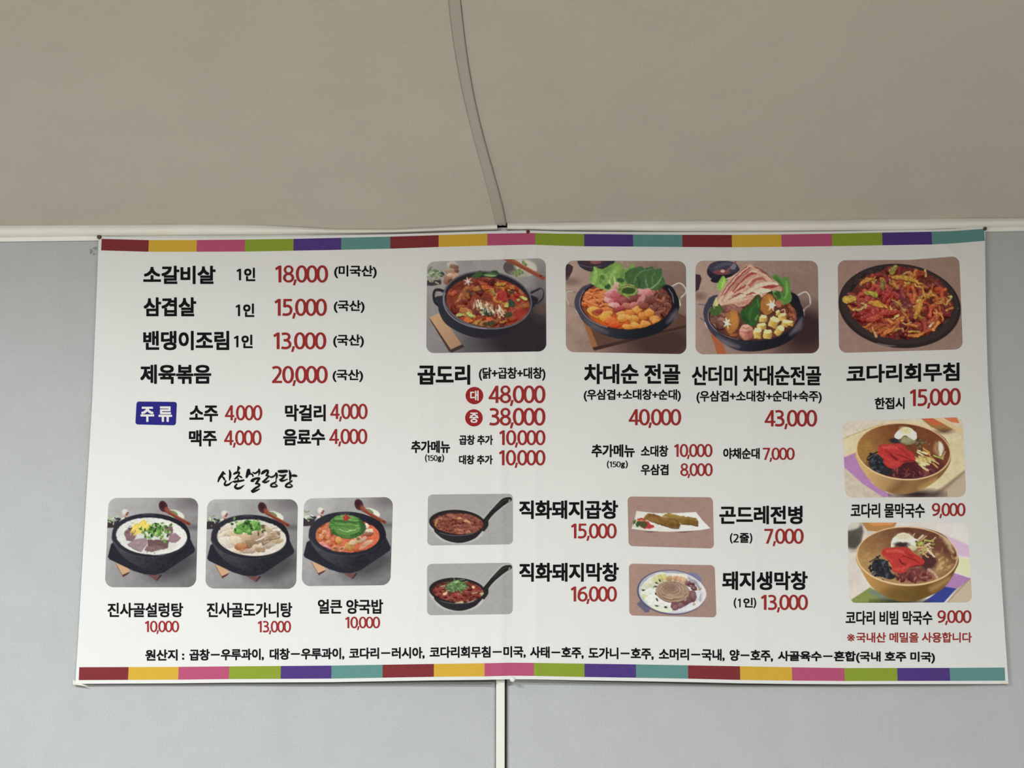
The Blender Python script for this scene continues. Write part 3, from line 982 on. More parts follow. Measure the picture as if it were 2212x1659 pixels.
def cat(pts, k=6):
    """closed smooth outline through the points"""
    p = np.asarray(pts, float)
    n = len(p)
    out = []
    for i in range(n):
        a, b, c, d = p[(i - 1) % n], p[i], p[(i + 1) % n], p[(i + 2) % n]
        for t in np.linspace(0, 1, k, endpoint=False):
            out.append(0.5 * (2 * b + (c - a) * t + (2 * a - 5 * b + 4 * c - d) * t * t + (3 * b - a - 3 * c + d) * t ** 3))
    return np.array(out)


def grad(p0, c0, p1, c1):
    c0, c1 = np.array(c0, float), np.array(c1, float)
    ex, ey = p1[0] - p0[0], p1[1] - p0[1]

    def fn(X, Y):
        t = np.clip(((X - p0[0]) * ex + (Y - p0[1]) * ey) / (ex * ex + ey * ey), 0, 1)[..., None]
        return c0 * (1 - t) + c1 * t
    return fn


# ---- three soups in stone bowls ------------------------------------------------
def stone_scene(p, dx, dy, x0=165, soup=None, wood=0):
    q = lambda L: [(x + dx, y + dy) for x, y in L]
    p.fill(grad((100, 100), (186, 185, 186), (1500, 1550), (122, 120, 122)))
    p.tex(7, 240); p.tex(4, 60)
    for yy in (210, 250, 300):
        p.line([(1180, yy), (1560, yy + 30)], 26, (158, 156, 158), f=40, al=0.4)
    p.ell(1480, 150, 260, 120, (100, 92, 95), f=160, al=0.6)
    p.ell(1500, 560, 160, 40, (96, 94, 98), f=70, al=0.8)
    p.ell(1180 + dx, 1180 + dy, 420, 190, (60, 58, 62), ang=-18, f=170, al=0.75)
    # greens in a dark dish, garlic
    p.poly(q([(80, 430), (290, 450), (255, 560), (80, 570)]), (58, 50, 56))
    p.line(q([(215, 400), (250, 420), (290, 425), (275, 450)]), [26, 34, 34, 20], (52, 50, 56))
    for i in range(26):
        x, y = 165 + dx + p.r.gauss(0, 45), 415 + dy + p.r.gauss(0, 32)
        p.line([(x, y), (x + p.r.uniform(-40, 40), y + p.r.uniform(-30, 30))], p.r.uniform(12, 22), p.r.choice([(196, 208, 184), (164, 186, 146), (214, 220, 206), (126, 150, 110)]))
    p.ell(385 + dx, 320 + dy, 62, 58, (206, 200, 196)); p.ell(370 + dx, 300 + dy, 34, 34, (222, 220, 216), f=25)
    p.line(q([(425, 320), (395, 370), (380, 420)]), [34, 40, 30], (140, 88, 76)); p.line(q([(345, 370), (420, 385)]), 22, (196, 172, 158)); p.ell(350 + dx, 420 + dy, 30, 26, (226, 216, 208))
    # side dish with the wooden spoon over it
    p.ell(1215 + dx, 355 + dy, 135, 72, (208, 214, 196), ang=24); p.ell(1270 + dx, 365 + dy, 70, 48, (224, 228, 214), ang=24, f=20)
    p.line(q([(1160, 300), (1205, 330), (1225, 350)]), 26, (110, 130, 84)); p.ell(1120 + dx, 300 + dy, 26, 14, (96, 92, 84))
    # trivet boards
    p.poly(q([(225, 1140), (335, 1335), (462, 1278), (420, 1210)]), (206, 166, 130)); p.poly(q([(225, 1140), (335, 1335), (345, 1365), (240, 1180)]), (106, 62, 58)); p.poly(q([(335, 1335), (462, 1278), (430, 1318), (345, 1368)]), (84, 46, 46))
    p.poly(q([(740, 1330), (885, 1425), (975, 1340)]), (112, 76, 74)); p.poly(q([(885, 1428), (905, 1425), (985, 1335), (950, 1330)]), (62, 44, 50))
    # iron holder and bowl
    p.poly(q([(150, 828), (200, 800), (1440, 745), (1520, 915), (1505, 965), (1020, 1290), (870, 1335), (700, 1325), (520, 1270), (125, 1080), (98, 1040)]), (40, 40, 50))
    body = [(x0, 690), (x0 + 25, 820), (x0 + 130, 980), (x0 + 270, 1110), (x0 + 480, 1220), (820, 1275), (1010, 1240), (1200, 1130), (1350, 980), (1420, 830), (1437, 690), (1350, 500), (1100, 380), (800, 335), (500, 380), (x0 + 140, 500)]
    p.poly(q(body), grad((x0 + 150, 900), (70, 72, 78), (1000, 1200), (38, 40, 48)), sm=True)
    p.clip_poly(q(body)); p.tex(6, 40); p.clip = None
    cx, rx = (x0 + 1437) / 2, (1437 - x0) / 2
    p.ell(cx + dx, 690 + dy, rx, 358, grad((x0, 600), (50, 48, 58), (1400, 900), (34, 32, 42)), ang=2)
    p.line([(cx + dx + rx * math.cos(a) * 0.97, 700 + dy + 350 * math.sin(a)) for a in np.linspace(0.25, 2.9, 20)], 10, (86, 84, 92), f=14, al=0.5)
    p.line([(760 + dx + i * 90, 352 + dy + abs(i) * 3) for i in (-1, 0, 1)], 18, (104, 102, 110), f=24, al=0.5)
    # spoon
    sp = lambda L: [(x + dx, y + dy) for x, y in L]
    p.line(sp([(1020, 270), (1120, 330), (1250, 410), (1420, 505)]), [60, 62, 54, 52], (128, 66, 52)); p.line(sp([(1040, 262), (1130, 316), (1260, 392), (1420, 480)]), [14, 20, 16, 10], (176, 104, 80), al=0.8)
    p.ell(1000 + dx, 218 + dy, 70, 92, (82, 46, 50), ang=-20); p.ell(990 + dx, 200 + dy, 44, 62, (58, 34, 42), ang=-20, f=30); p.ell(1060 + dx, 270 + dy, 34, 46, (150, 80, 62), ang=-40, f=26)
    p.ell(1405 + dx, 490 + dy, 14, 12, (84, 40, 40))


def leek(p, cx, cy, rx, ry, n, big=(60, 24)):
    for i in range(n):
        x, y = cx + p.r.gauss(0, rx * 0.5), cy + p.r.gauss(0, ry * 0.5)
        c = p.r.choice([(126, 170, 88), (88, 136, 62), (164, 198, 120), (58, 96, 48), (40, 74, 40), (104, 152, 76)])
        a = p.r.uniform(0, 360)
        p.ell(x, y, p.r.uniform(big[1], big[0]) * 0.7, p.r.uniform(big[1], big[0]) * 0.45, c, ang=a)
        if p.r.random() < 0.5:
            p.ell(x, y, big[1] * 0.7, big[1] * 0.4, tuple(v * 0.55 for v in c), ang=a)


K = 1659 / 220
p = Print(220, 1065, K, 1659, 1659, 11)
stone_scene(p, 0, 0)
p.ell(810, 703, 578, 302, grad((300, 500), (222, 224, 218), (1000, 1000), (232, 232, 226)), ang=3)
p.clip_ell(810, 703, 578, 302, 3)
p.tex(5, 90)
p.ell(760, 820, 420, 150, (206, 202, 202), f=120, al=0.6)
meat = (140, 112, 116)
for pts, c in (([(360, 640), (430, 570), (540, 560), (560, 680), (520, 780), (400, 760)], (134, 106, 110)), ([(430, 570), (500, 560), (540, 600), (470, 625)], (96, 72, 74)),
               ([(1010, 540), (1150, 545), (1160, 640), (1100, 690), (1040, 640)], (124, 98, 104)), ([(1100, 700), (1190, 650), (1290, 730), (1200, 800), (1080, 780)], (156, 128, 136)),
               ([(740, 760), (1090, 770), (1080, 880), (1000, 910), (760, 860)], (112, 86, 88)), ([(520, 760), (730, 725), (740, 810), (640, 950), (520, 900), (420, 840)], (158, 136, 144)),
               ([(720, 870), (930, 850), (1010, 900), (820, 950), (700, 930)], (130, 102, 106))):
    p.poly([(x, y + 14) for x, y in pts], (92, 70, 76), al=0.7)
    p.poly(pts, c)
    cx_, cy_ = np.mean(pts, 0)
    for _ in range(9):
        x, y = cx_ + p.r.gauss(0, 50), cy_ + p.r.gauss(0, 34)
        p.line([(x, y), (x + p.r.uniform(-50, 50), y + p.r.uniform(-14, 14))], p.r.uniform(8, 18), tuple(np.array(c) + p.r.choice([-26, -16, 22, 30])), al=0.55)
for c, w in (((226, 196, 70), 24), ((240, 222, 120), 12)):
    for _ in range(34):
        x, y = 680 + p.r.gauss(0, 75), 530 + p.r.gauss(0, 38)
        p.line([(x, y), (x - 40, y + 30), (x - 70 + p.r.uniform(-40, 40), y + 80 + p.r.uniform(-20, 30))], w * p.r.uniform(0.5, 1), tuple(np.array(c) + p.r.uniform(-16, 14)))
leek(p, 890, 610, 210, 130, 80)
p.line([(860, 680), (960, 720), (1060, 760)], 18, (188, 200, 150), al=0.7)
p.rough(7, 42, 0.035)
p.clip = None
p.line([(820, 1012), (980, 1008), (1060, 985)], [4, 16, 6], (150, 148, 156), al=0.7)
p.panel('photo of white ox bone soup with sliced beef in a black stone bowl', (234.5, 1075.5), (428.4, 1075.5), (226.4, 1268.5), (423.3, 1268.5), 19, 1.06)

p = Print(435, 1065, K, 1659, 1659, 12)
stone_scene(p, -5, 22)
p.ell(820, 728, 565, 296, (222, 216, 206), ang=4)
p.clip_ell(820, 728, 565, 296, 4)
p.tex(5, 90)
for cx_, cy_, rx, ry, a, c in ((400, 590, 110, 46, -25, (214, 204, 186)), (340, 680, 110, 40, -30, (222, 212, 194)), (480, 640, 110, 50, -15, (216, 202, 182)), (560, 680, 110, 62, 10, (210, 184, 150)),
                               (400, 800, 140, 75, 10, (226, 216, 206)), (600, 790, 150, 80, 20, (224, 206, 182)), (660, 880, 120, 62, 5, (186, 128, 86)), (900, 680, 150, 60, -20, (190, 164, 140)),
                               (720, 740, 78, 74, 0, (204, 178, 142)), (830, 830, 110, 56, 15, (150, 122, 100)), (1030, 770, 150, 46, -22, (158, 132, 112)), (1110, 690, 90, 56, -20, (206, 186, 160)),
                               (1030, 570, 60, 44, 30, (112, 76, 66)), (1100, 600, 90, 40, 40, (196, 176, 148)), (1200, 660, 70, 36, 10, (198, 174, 144)), (1230, 780, 120, 30, -8, (196, 170, 136)),
                               (1090, 850, 110, 42, -15, (186, 168, 150)), (890, 880, 110, 40, -30, (214, 196, 172)), (960, 920, 90, 34, 0, (170, 142, 112)), (760, 940, 130, 34, 0, (196, 172, 158)), (560, 950, 110, 30, 20, (222, 206, 184)),
                               (1170, 720, 130, 30, -8, (170, 146, 118)), (1260, 660, 30, 24, 20, (130, 98, 76))):
    p.lump(cx_, cy_, rx, ry, c, a, 24, -46, 0.16)
p.line([(560, 880), (650, 930), (740, 890)], 34, (150, 92, 52), f=20, al=0.6)
for _ in range(46):
    x, y = 1120 + p.r.gauss(0, 120), 700 + p.r.gauss(0, 90)
    p.line([(x, y), (x + p.r.uniform(30, 90), y + p.r.uniform(-40, 30))], p.r.uniform(7, 16), p.r.choice([(218, 204, 180), (178, 154, 130), (140, 112, 92), (228, 216, 198)]), al=0.6)
p.clip = None
for cx_, cy_, rx, ry, a in ((600, 590, 70, 60, 0), (640, 520, 80, 40, -20), (760, 490, 90, 60, 0), (880, 500, 60, 60, 30), (720, 570, 90, 60, 10), (850, 570, 100, 46, 0), (770, 620, 60, 46, 20), (620, 630, 60, 34, 30), (930, 540, 50, 40, 0)):
    p.lump(cx_, cy_, rx, ry, p.r.choice([(98, 150, 72), (84, 132, 62), (116, 168, 86)]), a, 44, -46, 0.25, 13)
leek(p, 750, 545, 260, 110, 40, (46, 16))
p.ell(640, 490, 60, 26, (186, 214, 158), ang=-25, al=0.7)
p.clip_ell(815, 705, 560, 310, 4); p.rough(8, 42, 0.05)
p.panel('photo of milky knuckle soup with green scallions in a black stone bowl', (447.8, 1078.5), (643.5, 1078.5), (443.6, 1271), (639.7, 1272), 19, 1.04)

p = Print(640, 1060, K, 1659, 1659, 13)
stone_scene(p, 20, 10, x0=185)
p.ell(835, 735, 520, 270, grad((350, 700), (196, 120, 92), (1300, 800), (206, 96, 66)), ang=1)
p.clip_ell(835, 735, 520, 270, 1)
p.tex(8, 60, (1, 0.7, 0.5))
p.ell(1290, 700, 70, 200, (216, 112, 82), f=60, al=0.8)
for i in range(36):
    x, y = 560 + p.r.gauss(0, 130), 740 + p.r.gauss(0, 90)
    p.lump(x, y, p.r.uniform(36, 62), p.r.uniform(28, 46), p.r.choice([(204, 132, 98), (190, 108, 74), (214, 152, 118), (176, 92, 62)]), p.r.uniform(0, 180), 40, -60, 0.2)
for cx_, cy_, rx, ry, a, c in ((430, 880, 70, 40, 30, (206, 138, 130)), (500, 930, 80, 36, 20, (204, 134, 140)), (690, 810, 56, 60, 0, (206, 146, 84)), (870, 900, 90, 70, 0, (190, 142, 84)), (930, 840, 70, 44, -20, (214, 186, 150)),
                               (1010, 790, 70, 62, 0, (206, 178, 140)), (1100, 790, 70, 34, -35, (196, 160, 140)), (1140, 860, 130, 36, -28, (206, 160, 140)), (1180, 660, 80, 40, -15, (224, 204, 180)), (1170, 700, 90, 34, 0, (150, 104, 84)),
                               (1155, 575, 34, 44, 0, (232, 214, 190)), (730, 950, 66, 46, -15, (214, 150, 116)), (640, 930, 66, 44, 10, (198, 124, 86)), (1000, 950, 90, 30, -10, (186, 96, 68)), (1080, 930, 60, 24, -20, (214, 150, 120))):
    p.lump(cx_, cy_, rx, ry, c, a, 34, -56, 0.14)
for x, y, a in ((745, 945, -20), (640, 938, 10), (1012, 785, 0)):
    p.ell(x, y, 34, 22, (92, 46, 38), ang=a); p.ell(x, y, 48, 34, (228, 178, 148), ang=a, al=0.35)
p.clip = None
p.ell(835, 590, 300, 190, (60, 96, 52), ang=4)
p.ell(800, 560, 262, 170, (92, 136, 72), ang=4)
p.clip_ell(835, 590, 300, 190, 4)
for i in range(46):                                  # the rolled foot of the bundle
    a0 = p.r.uniform(0.1, 2.6); k = p.r.uniform(0.80, 1.0)
    p.line([(835 + 300 * k * math.cos(a0 + t), 592 + 188 * k * math.sin(a0 + t)) for t in (0, 0.3, 0.6)], p.r.uniform(10, 22), p.r.choice([(54, 92, 48), (72, 114, 58), (44, 78, 44), (90, 132, 72)]))
for y in sorted(p.r.uniform(390, 640) for _ in range(46)):   # cut stems lying across it
    xa, xb = 590 - 0.1 * (y - 390) + p.r.uniform(-20, 60), 1020 + p.r.uniform(-90, 30)
    c = p.r.choice([(78, 122, 58), (106, 152, 80), (62, 104, 50), (124, 168, 92), (50, 88, 44), (90, 138, 66)])
    p.line([(xa, y - 8), (xb, y + 24)], p.r.uniform(9, 19), c)
    p.line([(xa, y - 12), (xb, y + 20)], 4, tuple(np.array(c) + 40), al=0.5)
p.line([(690, 625), (800, 660), (930, 645), (990, 610)], [8, 20, 26, 8], (156, 190, 120))
p.ell(1080, 530, 60, 110, (54, 90, 52), ang=-10, f=40, al=0.8)
for x_ in range(640, 1040, 34):
    p.ell(x_, 392 + p.r.uniform(-14, 22), 20, 12, (176, 208, 142), ang=p.r.uniform(-30, 30), al=0.85)
p.clip = None
p.poly([(800, 372), (760, 440), (775, 490), (840, 480), (890, 435), (850, 420)], (172, 52, 54)); p.line([(800, 390), (800, 470)], 20, (196, 78, 74), al=0.7)
p.clip_ell(835, 690, 525, 335); p.rough(7, 42, 0.07)
p.panel('photo of red spicy tripe soup topped with green chives in a black stone bowl', (656.7, 1076.7), (849.1, 1073.7), (651.6, 1266.2), (843.2, 1264), 19, 0.97)

# ---- braised chicken and intestine stew ------------------------------------------
K = 2212 / 340
p = Print(870, 540, K, 2212, 1659, 21)
p.fill(grad((400, 200), (146, 142, 142), (700, 1500), (118, 114, 116)))
p.tex(6, 300); p.tex(3, 60)
p.ell(1750, 1250, 800, 420, (40, 36, 40), f=420)
p.ell(1750, 1000, 420, 330, (44, 38, 42), f=300, al=0.9); p.ell(1960, 640, 130, 260, (90, 84, 88), f=200, al=0.7); p.ell(1950, 840, 90, 60, (92, 70, 64), f=60, al=0.7)
p.poly([(375, 950), (520, 880), (830, 1330), (665, 1405)], grad((430, 950), (176, 144, 112), (760, 1380), (150, 118, 96))); p.poly([(375, 950), (385, 985), (660, 1440), (675, 1400)], (66, 46, 44))
p.poly([(665, 1405), (835, 1325), (870, 1360), (680, 1448)], (56, 44, 44))
p.poly([(340, 430), (540, 420), (540, 480), (420, 505), (340, 500)], (62, 52, 56)); p.line([(460, 300), (540, 320), (570, 345), (540, 370)], [30, 34, 34, 20], (58, 62, 58))
for i in range(44):
    x, y = 420 + p.r.gauss(0, 60), 330 + p.r.gauss(0, 48)
    p.line([(x, y), (x + p.r.uniform(-50, 50), y + p.r.uniform(-40, 40))], p.r.uniform(12, 22), p.r.choice([(150, 160, 132), (112, 130, 92), (168, 172, 152), (90, 108, 76)]))
for x, y, rx, ry, c in ((690, 215, 80, 58, (166, 158, 152)), (720, 240, 60, 40, (120, 92, 80)), (690, 300, 90, 50, (150, 124, 110)), (690, 390, 100, 70, (150, 108, 88)), (640, 440, 56, 50, (134, 88, 70)), (740, 380, 50, 60, (176, 138, 116)), (680, 440, 44, 34, (86, 52, 46)), (660, 350, 40, 30, (190, 164, 148)), (760, 290, 30, 30, (110, 76, 66))):
    p.lump(x, y, rx, ry, c, 0, 30, -40, 0.2)
p.ell(1650, 250, 240, 120, (168, 168, 156), ang=8); p.ell(1530, 250, 120, 100, (84, 76, 78), ang=20); p.ell(1720, 230, 150, 95, (186, 184, 172), ang=10, f=40); p.ell(1660, 330, 150, 50, (150, 148, 138), f=40, al=0.8)
for x, y in ((1600, 300), (1690, 170), (1640, 280), (1560, 320)):
    p.line([(x, y), (x + 40, y + 40)], 36, (98, 116, 76)); p.line([(x + 10, y - 20), (x + 20, y + 30)], 18, (128, 144, 96))
p.line([(1385, 105), (1520, 150), (1760, 280), (1975, 395)], [30, 70, 56, 58], (132, 72, 54)); p.line([(1540, 140), (1770, 260), (1960, 360)], [20, 18, 10], (164, 100, 74), al=0.8); p.ell(1940, 365, 16, 14, (70, 34, 32))
# pot
p.line([(575, 580), (510, 560), (455, 570), (435, 640), (455, 730), (520, 790)], [40, 40, 38, 34, 38, 44], (34, 34, 42)); p.line([(500, 548), (460, 575), (440, 650)], 8, (80, 80, 88), al=0.6)
p.line([(1810, 600), (1900, 555), (1950, 540), (1980, 600), (1960, 690), (1890, 750)], [34, 30, 10, 14, 22, 26], (44, 42, 50))
p.poly([(500, 760), (560, 640), (1810, 640), (1800, 850), (1640, 1060), (1400, 1200), (1100, 1240), (850, 1180), (620, 1050), (520, 900)], grad((520, 800), (44, 46, 54), (1100, 1250), (36, 34, 42)), sm=True)
p.ell(1190, 705, 630, 408, (92, 88, 98), ang=7); p.ell(1192, 703, 606, 386, (40, 36, 42), ang=7); p.line([(1190 + 618 * math.cos(a), 708 + 396 * math.sin(a)) for a in np.linspace(1.6, 3.4, 16)], 16, (146, 136, 148), al=0.8)
p.ell(1195, 735, 590, 350, (118, 56, 44), ang=7)
p.clip_ell(1195, 735, 590, 350, 7)
p.ell(1560, 760, 260, 260, (136, 52, 44), f=220); p.tex(14, 120, (1, 0.5, 0.4)); p.tex(10, 50, (1, 0.7, 0.5))
p.bits(70, (1180, 740, 540, 310), [(128, 72, 46), (104, 44, 40), (146, 92, 52), (86, 40, 40), (142, 66, 44)], (70, 170), (34, 70), (0, 180), 26, -36)
p.bits(22, (1450, 560, 280, 180), [(160, 80, 50), (168, 112, 56), (146, 52, 44)], (80, 160), (30, 50), (-20, 40), 26, -36)
for pts, c in (([(750, 900), (860, 885), (865, 925), (755, 938)], (158, 168, 100)), ([(880, 880), (930, 860), (1010, 935), (960, 955)], (160, 176, 104)), ([(1075, 870), (1110, 850), (1165, 915), (1120, 935)], (172, 172, 140)),
               ([(1640, 650), (1690, 635), (1765, 695), (1710, 712)], (172, 178, 96)), ([(1590, 700), (1620, 670), (1650, 690), (1620, 722)], (166, 172, 100)), ([(1420, 800), (1450, 745), (1490, 750), (1490, 800)], (170, 168, 96)),
               ([(1230, 570), (1270, 560), (1310, 630), (1270, 650)], (136, 126, 70)), ([(850, 985), (910, 935), (1000, 1010), (880, 1030)], (186, 104, 52)), ([(1170, 945), (1250, 935), (1275, 985), (1190, 1005)], (182, 92, 56)),
               ([(1120, 510), (1200, 490), (1230, 550), (1130, 560)], (172, 84, 54)), ([(1280, 465), (1450, 455), (1455, 490), (1330, 510)], (172, 124, 60)), ([(1360, 1005), (1440, 985), (1450, 1010), (1380, 1032)], (166, 116, 58)),
               ([(1000, 1040), (1060, 975), (1080, 990), (1030, 1070)], (166, 124, 64)), ([(970, 540), (1060, 500), (1100, 560), (1010, 580)], (156, 108, 62)), ([(1490, 500), (1560, 490), (1580, 550), (1510, 555)], (160, 106, 60))):
    p.poly([(x + 4, y + 16) for x, y in pts], (58, 28, 26), al=0.8); p.poly(pts, c, f=9)
for pts, c in (([(1100, 810), (1220, 850), (1270, 900), (1180, 920), (1120, 870)], (44, 56, 44)), ([(1480, 680), (1560, 720), (1570, 800), (1500, 790)], (58, 68, 52)), ([(1120, 1030), (1300, 1000), (1280, 1060), (1150, 1070)], (66, 60, 40)), ([(1430, 890), (1540, 880), (1520, 950), (1430, 940)], (70, 62, 42)), ([(880, 580), (1010, 600), (960, 620)], (74, 66, 44)), ([(1460, 580), (1560, 580), (1540, 630)], (76, 62, 40))):
    p.poly(pts, c, sm=True)
p.poly([(1330, 600), (1450, 620), (1440, 710), (1340, 690)], (146, 52, 48), sm=True); p.poly([(1560, 860), (1700, 800), (1740, 870), (1600, 960)], (140, 48, 46), sm=True, al=0.8)
for i in range(44):
    x = 1000 + p.r.uniform(0, 440); y = 700 + (x - 1000) * 0.28 + p.r.uniform(-30, 60)
    p.line([(x, y), (x + p.r.uniform(-40, 70), y + p.r.uniform(50, 110))], p.r.uniform(9, 18), p.r.choice([(196, 184, 160), (172, 150, 120), (210, 202, 184), (150, 120, 92)]))
p.rough(9, 44, 0.11)
p.clip = None
for pts, c in (([(960, 380), (1060, 300), (1100, 290), (1120, 340), (1060, 390)], (58, 82, 50)), ([(1120, 350), (1200, 320), (1340, 310), (1340, 350), (1200, 380)], (66, 92, 58)), ([(1240, 300), (1320, 290), (1340, 340)], (48, 70, 46)), ([(1140, 350), (1230, 345), (1320, 360), (1250, 378)], (128, 150, 110))):
    p.poly(pts, c, sm=True)
p.ell(930, 440, 90, 52, (118, 66, 54), ang=-20)
for a in range(6):
    t = a * math.pi / 3 + 0.3
    p.line([(915, 440), (915 + 62 * math.cos(t), 440 + 62 * math.sin(t))], [22, 6], (206, 192, 184))
p.panel('photo of red chicken and intestine stew in a black two-handled pot', (922.6, 565.4), (1179, 557.7), (920.7, 762.9), (1180.2, 759), 17, 0.67)

# ---- hot pot with lettuce -------------------------------------------------------
def hotpot_base(p, lh, rh, rim):
    p.fill(grad((300, 200), (156, 134, 124), (1900, 1500), (112, 90, 84)))
    p.tex(5, 200); p.tex(3, 40)


K = 2212 / 300
p = Print(1200, 550, K, 2212, 1659, 22)
hotpot_base(p, 0, 0, 0)
p.ell(1700, 1400, 700, 330, (62, 44, 42), f=350, al=0.95)
p.poly([(150, 160), (220, 150), (280, 190), (270, 260), (200, 400), (150, 410)], (62, 46, 52), sm=False); p.ell(250, 430, 130, 60, (110, 90, 84), f=80, al=0.8)
p.ell(650, 100, 300, 180, (52, 46, 56)); p.ell(600, 60, 230, 100, (66, 48, 56)); p.ell(640, 110, 90, 40, (128, 78, 84)); p.line([(380, 160), (560, 200), (720, 180)], 12, (104, 98, 108), al=0.7)
p.poly([(430, 1020), (600, 1520), (2080, 1180), (2080, 1000), (1900, 900)], (86, 62, 52)); p.poly([(430, 1040), (600, 1510), (680, 1480), (520, 1080)], (140, 92, 62)); p.poly([(590, 1480), (2080, 1120), (2080, 1160), (620, 1530)], (58, 40, 38))
# handles
p.line([(360, 620), (270, 590), (185, 605), (180, 680), (215, 790), (340, 860)], [30, 26, 24, 22, 24, 30], (128, 116, 112)); p.line([(270, 585), (185, 598), (175, 690), (210, 790)], 10, (206, 196, 190)); p.line([(350, 890), (385, 950)], 50, (190, 182, 176))
p.line([(1790, 490), (1870, 510), (1960, 460), (2040, 500), (2085, 600), (2000, 690), (1960, 780)], [24, 22, 26, 28, 26, 26, 40], (140, 126, 122)); p.line([(1860, 500), (1960, 452), (2040, 492), (2078, 590), (2000, 680)], 12, (222, 212, 204)); p.line([(1960, 740), (1975, 800)], 46, (196, 188, 180))
body = [(300, 760), (370, 580), (540, 470), (1100, 420), (1760, 470), (1930, 640), (1970, 850), (1850, 1090), (1600, 1260), (1200, 1350), (800, 1290), (500, 1120), (360, 940)]
p.poly(body, grad((400, 900), (64, 62, 74), (1300, 1350), (26, 28, 36)), sm=True)
p.line([(480, 1040), (620, 1150), (820, 1240)], [30, 90, 40], (96, 90, 96), f=60, al=0.7); p.line([(1780, 1080), (1880, 980), (1930, 880)], [30, 110, 30], (98, 90, 98), f=60, al=0.8)
p.ell(1130, 770, 745, 425, (34, 28, 32)); p.line([(1130 + 745 * math.cos(a), 770 + 425 * math.sin(a)) for a in np.linspace(2.0, 3.6, 16)], 14, (150, 138, 146), al=0.8); p.line([(1800, 540), (1860, 640), (1880, 760)], 16, (150, 142, 150), al=0.7)
ex = (1130, 780, 715, 405)
p.clip_ell(*ex)
p.fill((120, 62, 46)); p.tex(10, 60, (1, 0.6, 0.5))
p.ell(900, 1080, 420, 130, (178, 82, 42), f=90)
p.bits(46, (640, 690, 220, 160), [(186, 104, 62), (170, 86, 48), (200, 122, 76)], (110, 260), (20, 36), (-25, 25), 36, -50)
for x, y, rx, ry, a, c in ((620, 900, 120, 76, 15, (206, 148, 70)), (690, 960, 100, 70, 20, (196, 136, 66)), (810, 880, 110, 46, 5, (190, 112, 64)), (830, 930, 90, 36, 0, (206, 150, 86)), (800, 1010, 130, 70, 25, (206, 140, 62)), (900, 1060, 130, 60, 10, (196, 96, 48)), (960, 1110, 110, 50, 0, (190, 84, 46)), (700, 900, 60, 40, 0, (150, 62, 50))):
    p.lump(x, y, rx, ry, c, a, 36, -56, 0.12)
p.ell(640, 930, 70, 40, (140, 60, 46), ang=20, al=0.8)
p.bits(60, (1710, 760, 220, 260), [(118, 70, 58), (98, 56, 48), (142, 88, 70), (84, 46, 44)], (60, 130), (36, 64), (0, 180), 30, -40)
for x, y, rx, ry in ((1060, 960, 90, 60), (1190, 930, 80, 66), (1300, 870, 78, 72), (1080, 1010, 100, 60), (1250, 1030, 84, 68), (1400, 980, 80, 66), (1490, 930, 76, 70), (1590, 1040, 96, 70), (1430, 1110, 90, 56), (1290, 1140, 100, 54), (1150, 1150, 90, 40), (1600, 1060, 70, 50), (1180, 1010, 40, 40)):
    p.lump(x, y, rx, ry, p.r.choice([(200, 134, 66), (190, 120, 58), (206, 144, 78)]), p.r.uniform(-30, 30), 46, -76, 0.09)
p.clip = None
# salad leaves behind, in two tones
for pts, c in (([(540, 420), (560, 300), (620, 190), (680, 220), (760, 230), (860, 170), (960, 120), (1060, 150), (1090, 240), (1180, 200), (1230, 130), (1270, 170), (1230, 300), (1160, 440), (1000, 560), (860, 580), (700, 540), (600, 480)], (112, 146, 76)),
               ([(1100, 300), (1180, 220), (1320, 200), (1370, 170), (1420, 220), (1540, 180), (1590, 240), (1690, 215), (1700, 300), (1760, 470), (1640, 560), (1480, 580), (1330, 540), (1200, 480), (1110, 420)], (66, 96, 60))):
    p.poly(pts, c, sm=False, f=12)
for pts, w, c in (([(600, 460), (640, 330), (620, 220)], [50, 70, 30], (142, 174, 98)), ([(700, 500), (720, 380), (800, 260), (880, 210)], [40, 50, 60, 40], (92, 128, 64)), ([(680, 330), (760, 300), (830, 360)], 36, (134, 166, 92)),
                  ([(850, 450), (900, 330), (1000, 200)], [40, 70, 50], (136, 166, 96)), ([(920, 560), (950, 440), (930, 350)], [30, 26, 10], (190, 206, 156)), ([(1000, 420), (1060, 330), (1080, 250)], [40, 60, 30], (92, 124, 66)),
                  ([(740, 350), (760, 380)], 50, (74, 108, 56)), ([(1020, 400), (1060, 420)], 70, (50, 72, 48)), ([(860, 430), (880, 500), (920, 550)], 24, (178, 196, 144)), ([(700, 490), (780, 540), (840, 570)], [60, 50, 20], (130, 160, 92)),
                  ([(820, 520), (850, 500)], 60, (44, 64, 42)), ([(1180, 420), (1260, 300), (1400, 230)], [60, 70, 40], (62, 92, 56)), ([(1250, 440), (1300, 330), (1420, 250), (1560, 230)], [10, 14, 12, 6], (118, 146, 100)),
                  ([(1480, 560), (1440, 430), (1440, 330)], [14, 20, 6], (126, 152, 110)), ([(1500, 560), (1620, 460), (1720, 330)], [30, 26, 8], (132, 158, 116)), ([(1560, 480), (1540, 380), (1580, 280)], [10, 16, 6], (104, 134, 92)),
                  ([(1330, 520), (1340, 420), (1300, 360)], [40, 50, 20], (48, 76, 48)), ([(1640, 540), (1720, 480), (1760, 470)], [20, 30, 10], (48, 72, 48)), ([(1100, 380), (1140, 300), (1200, 250)], [20, 40, 20], (54, 84, 50))):
    p.line(pts, w, c, al=0.85, f=16)
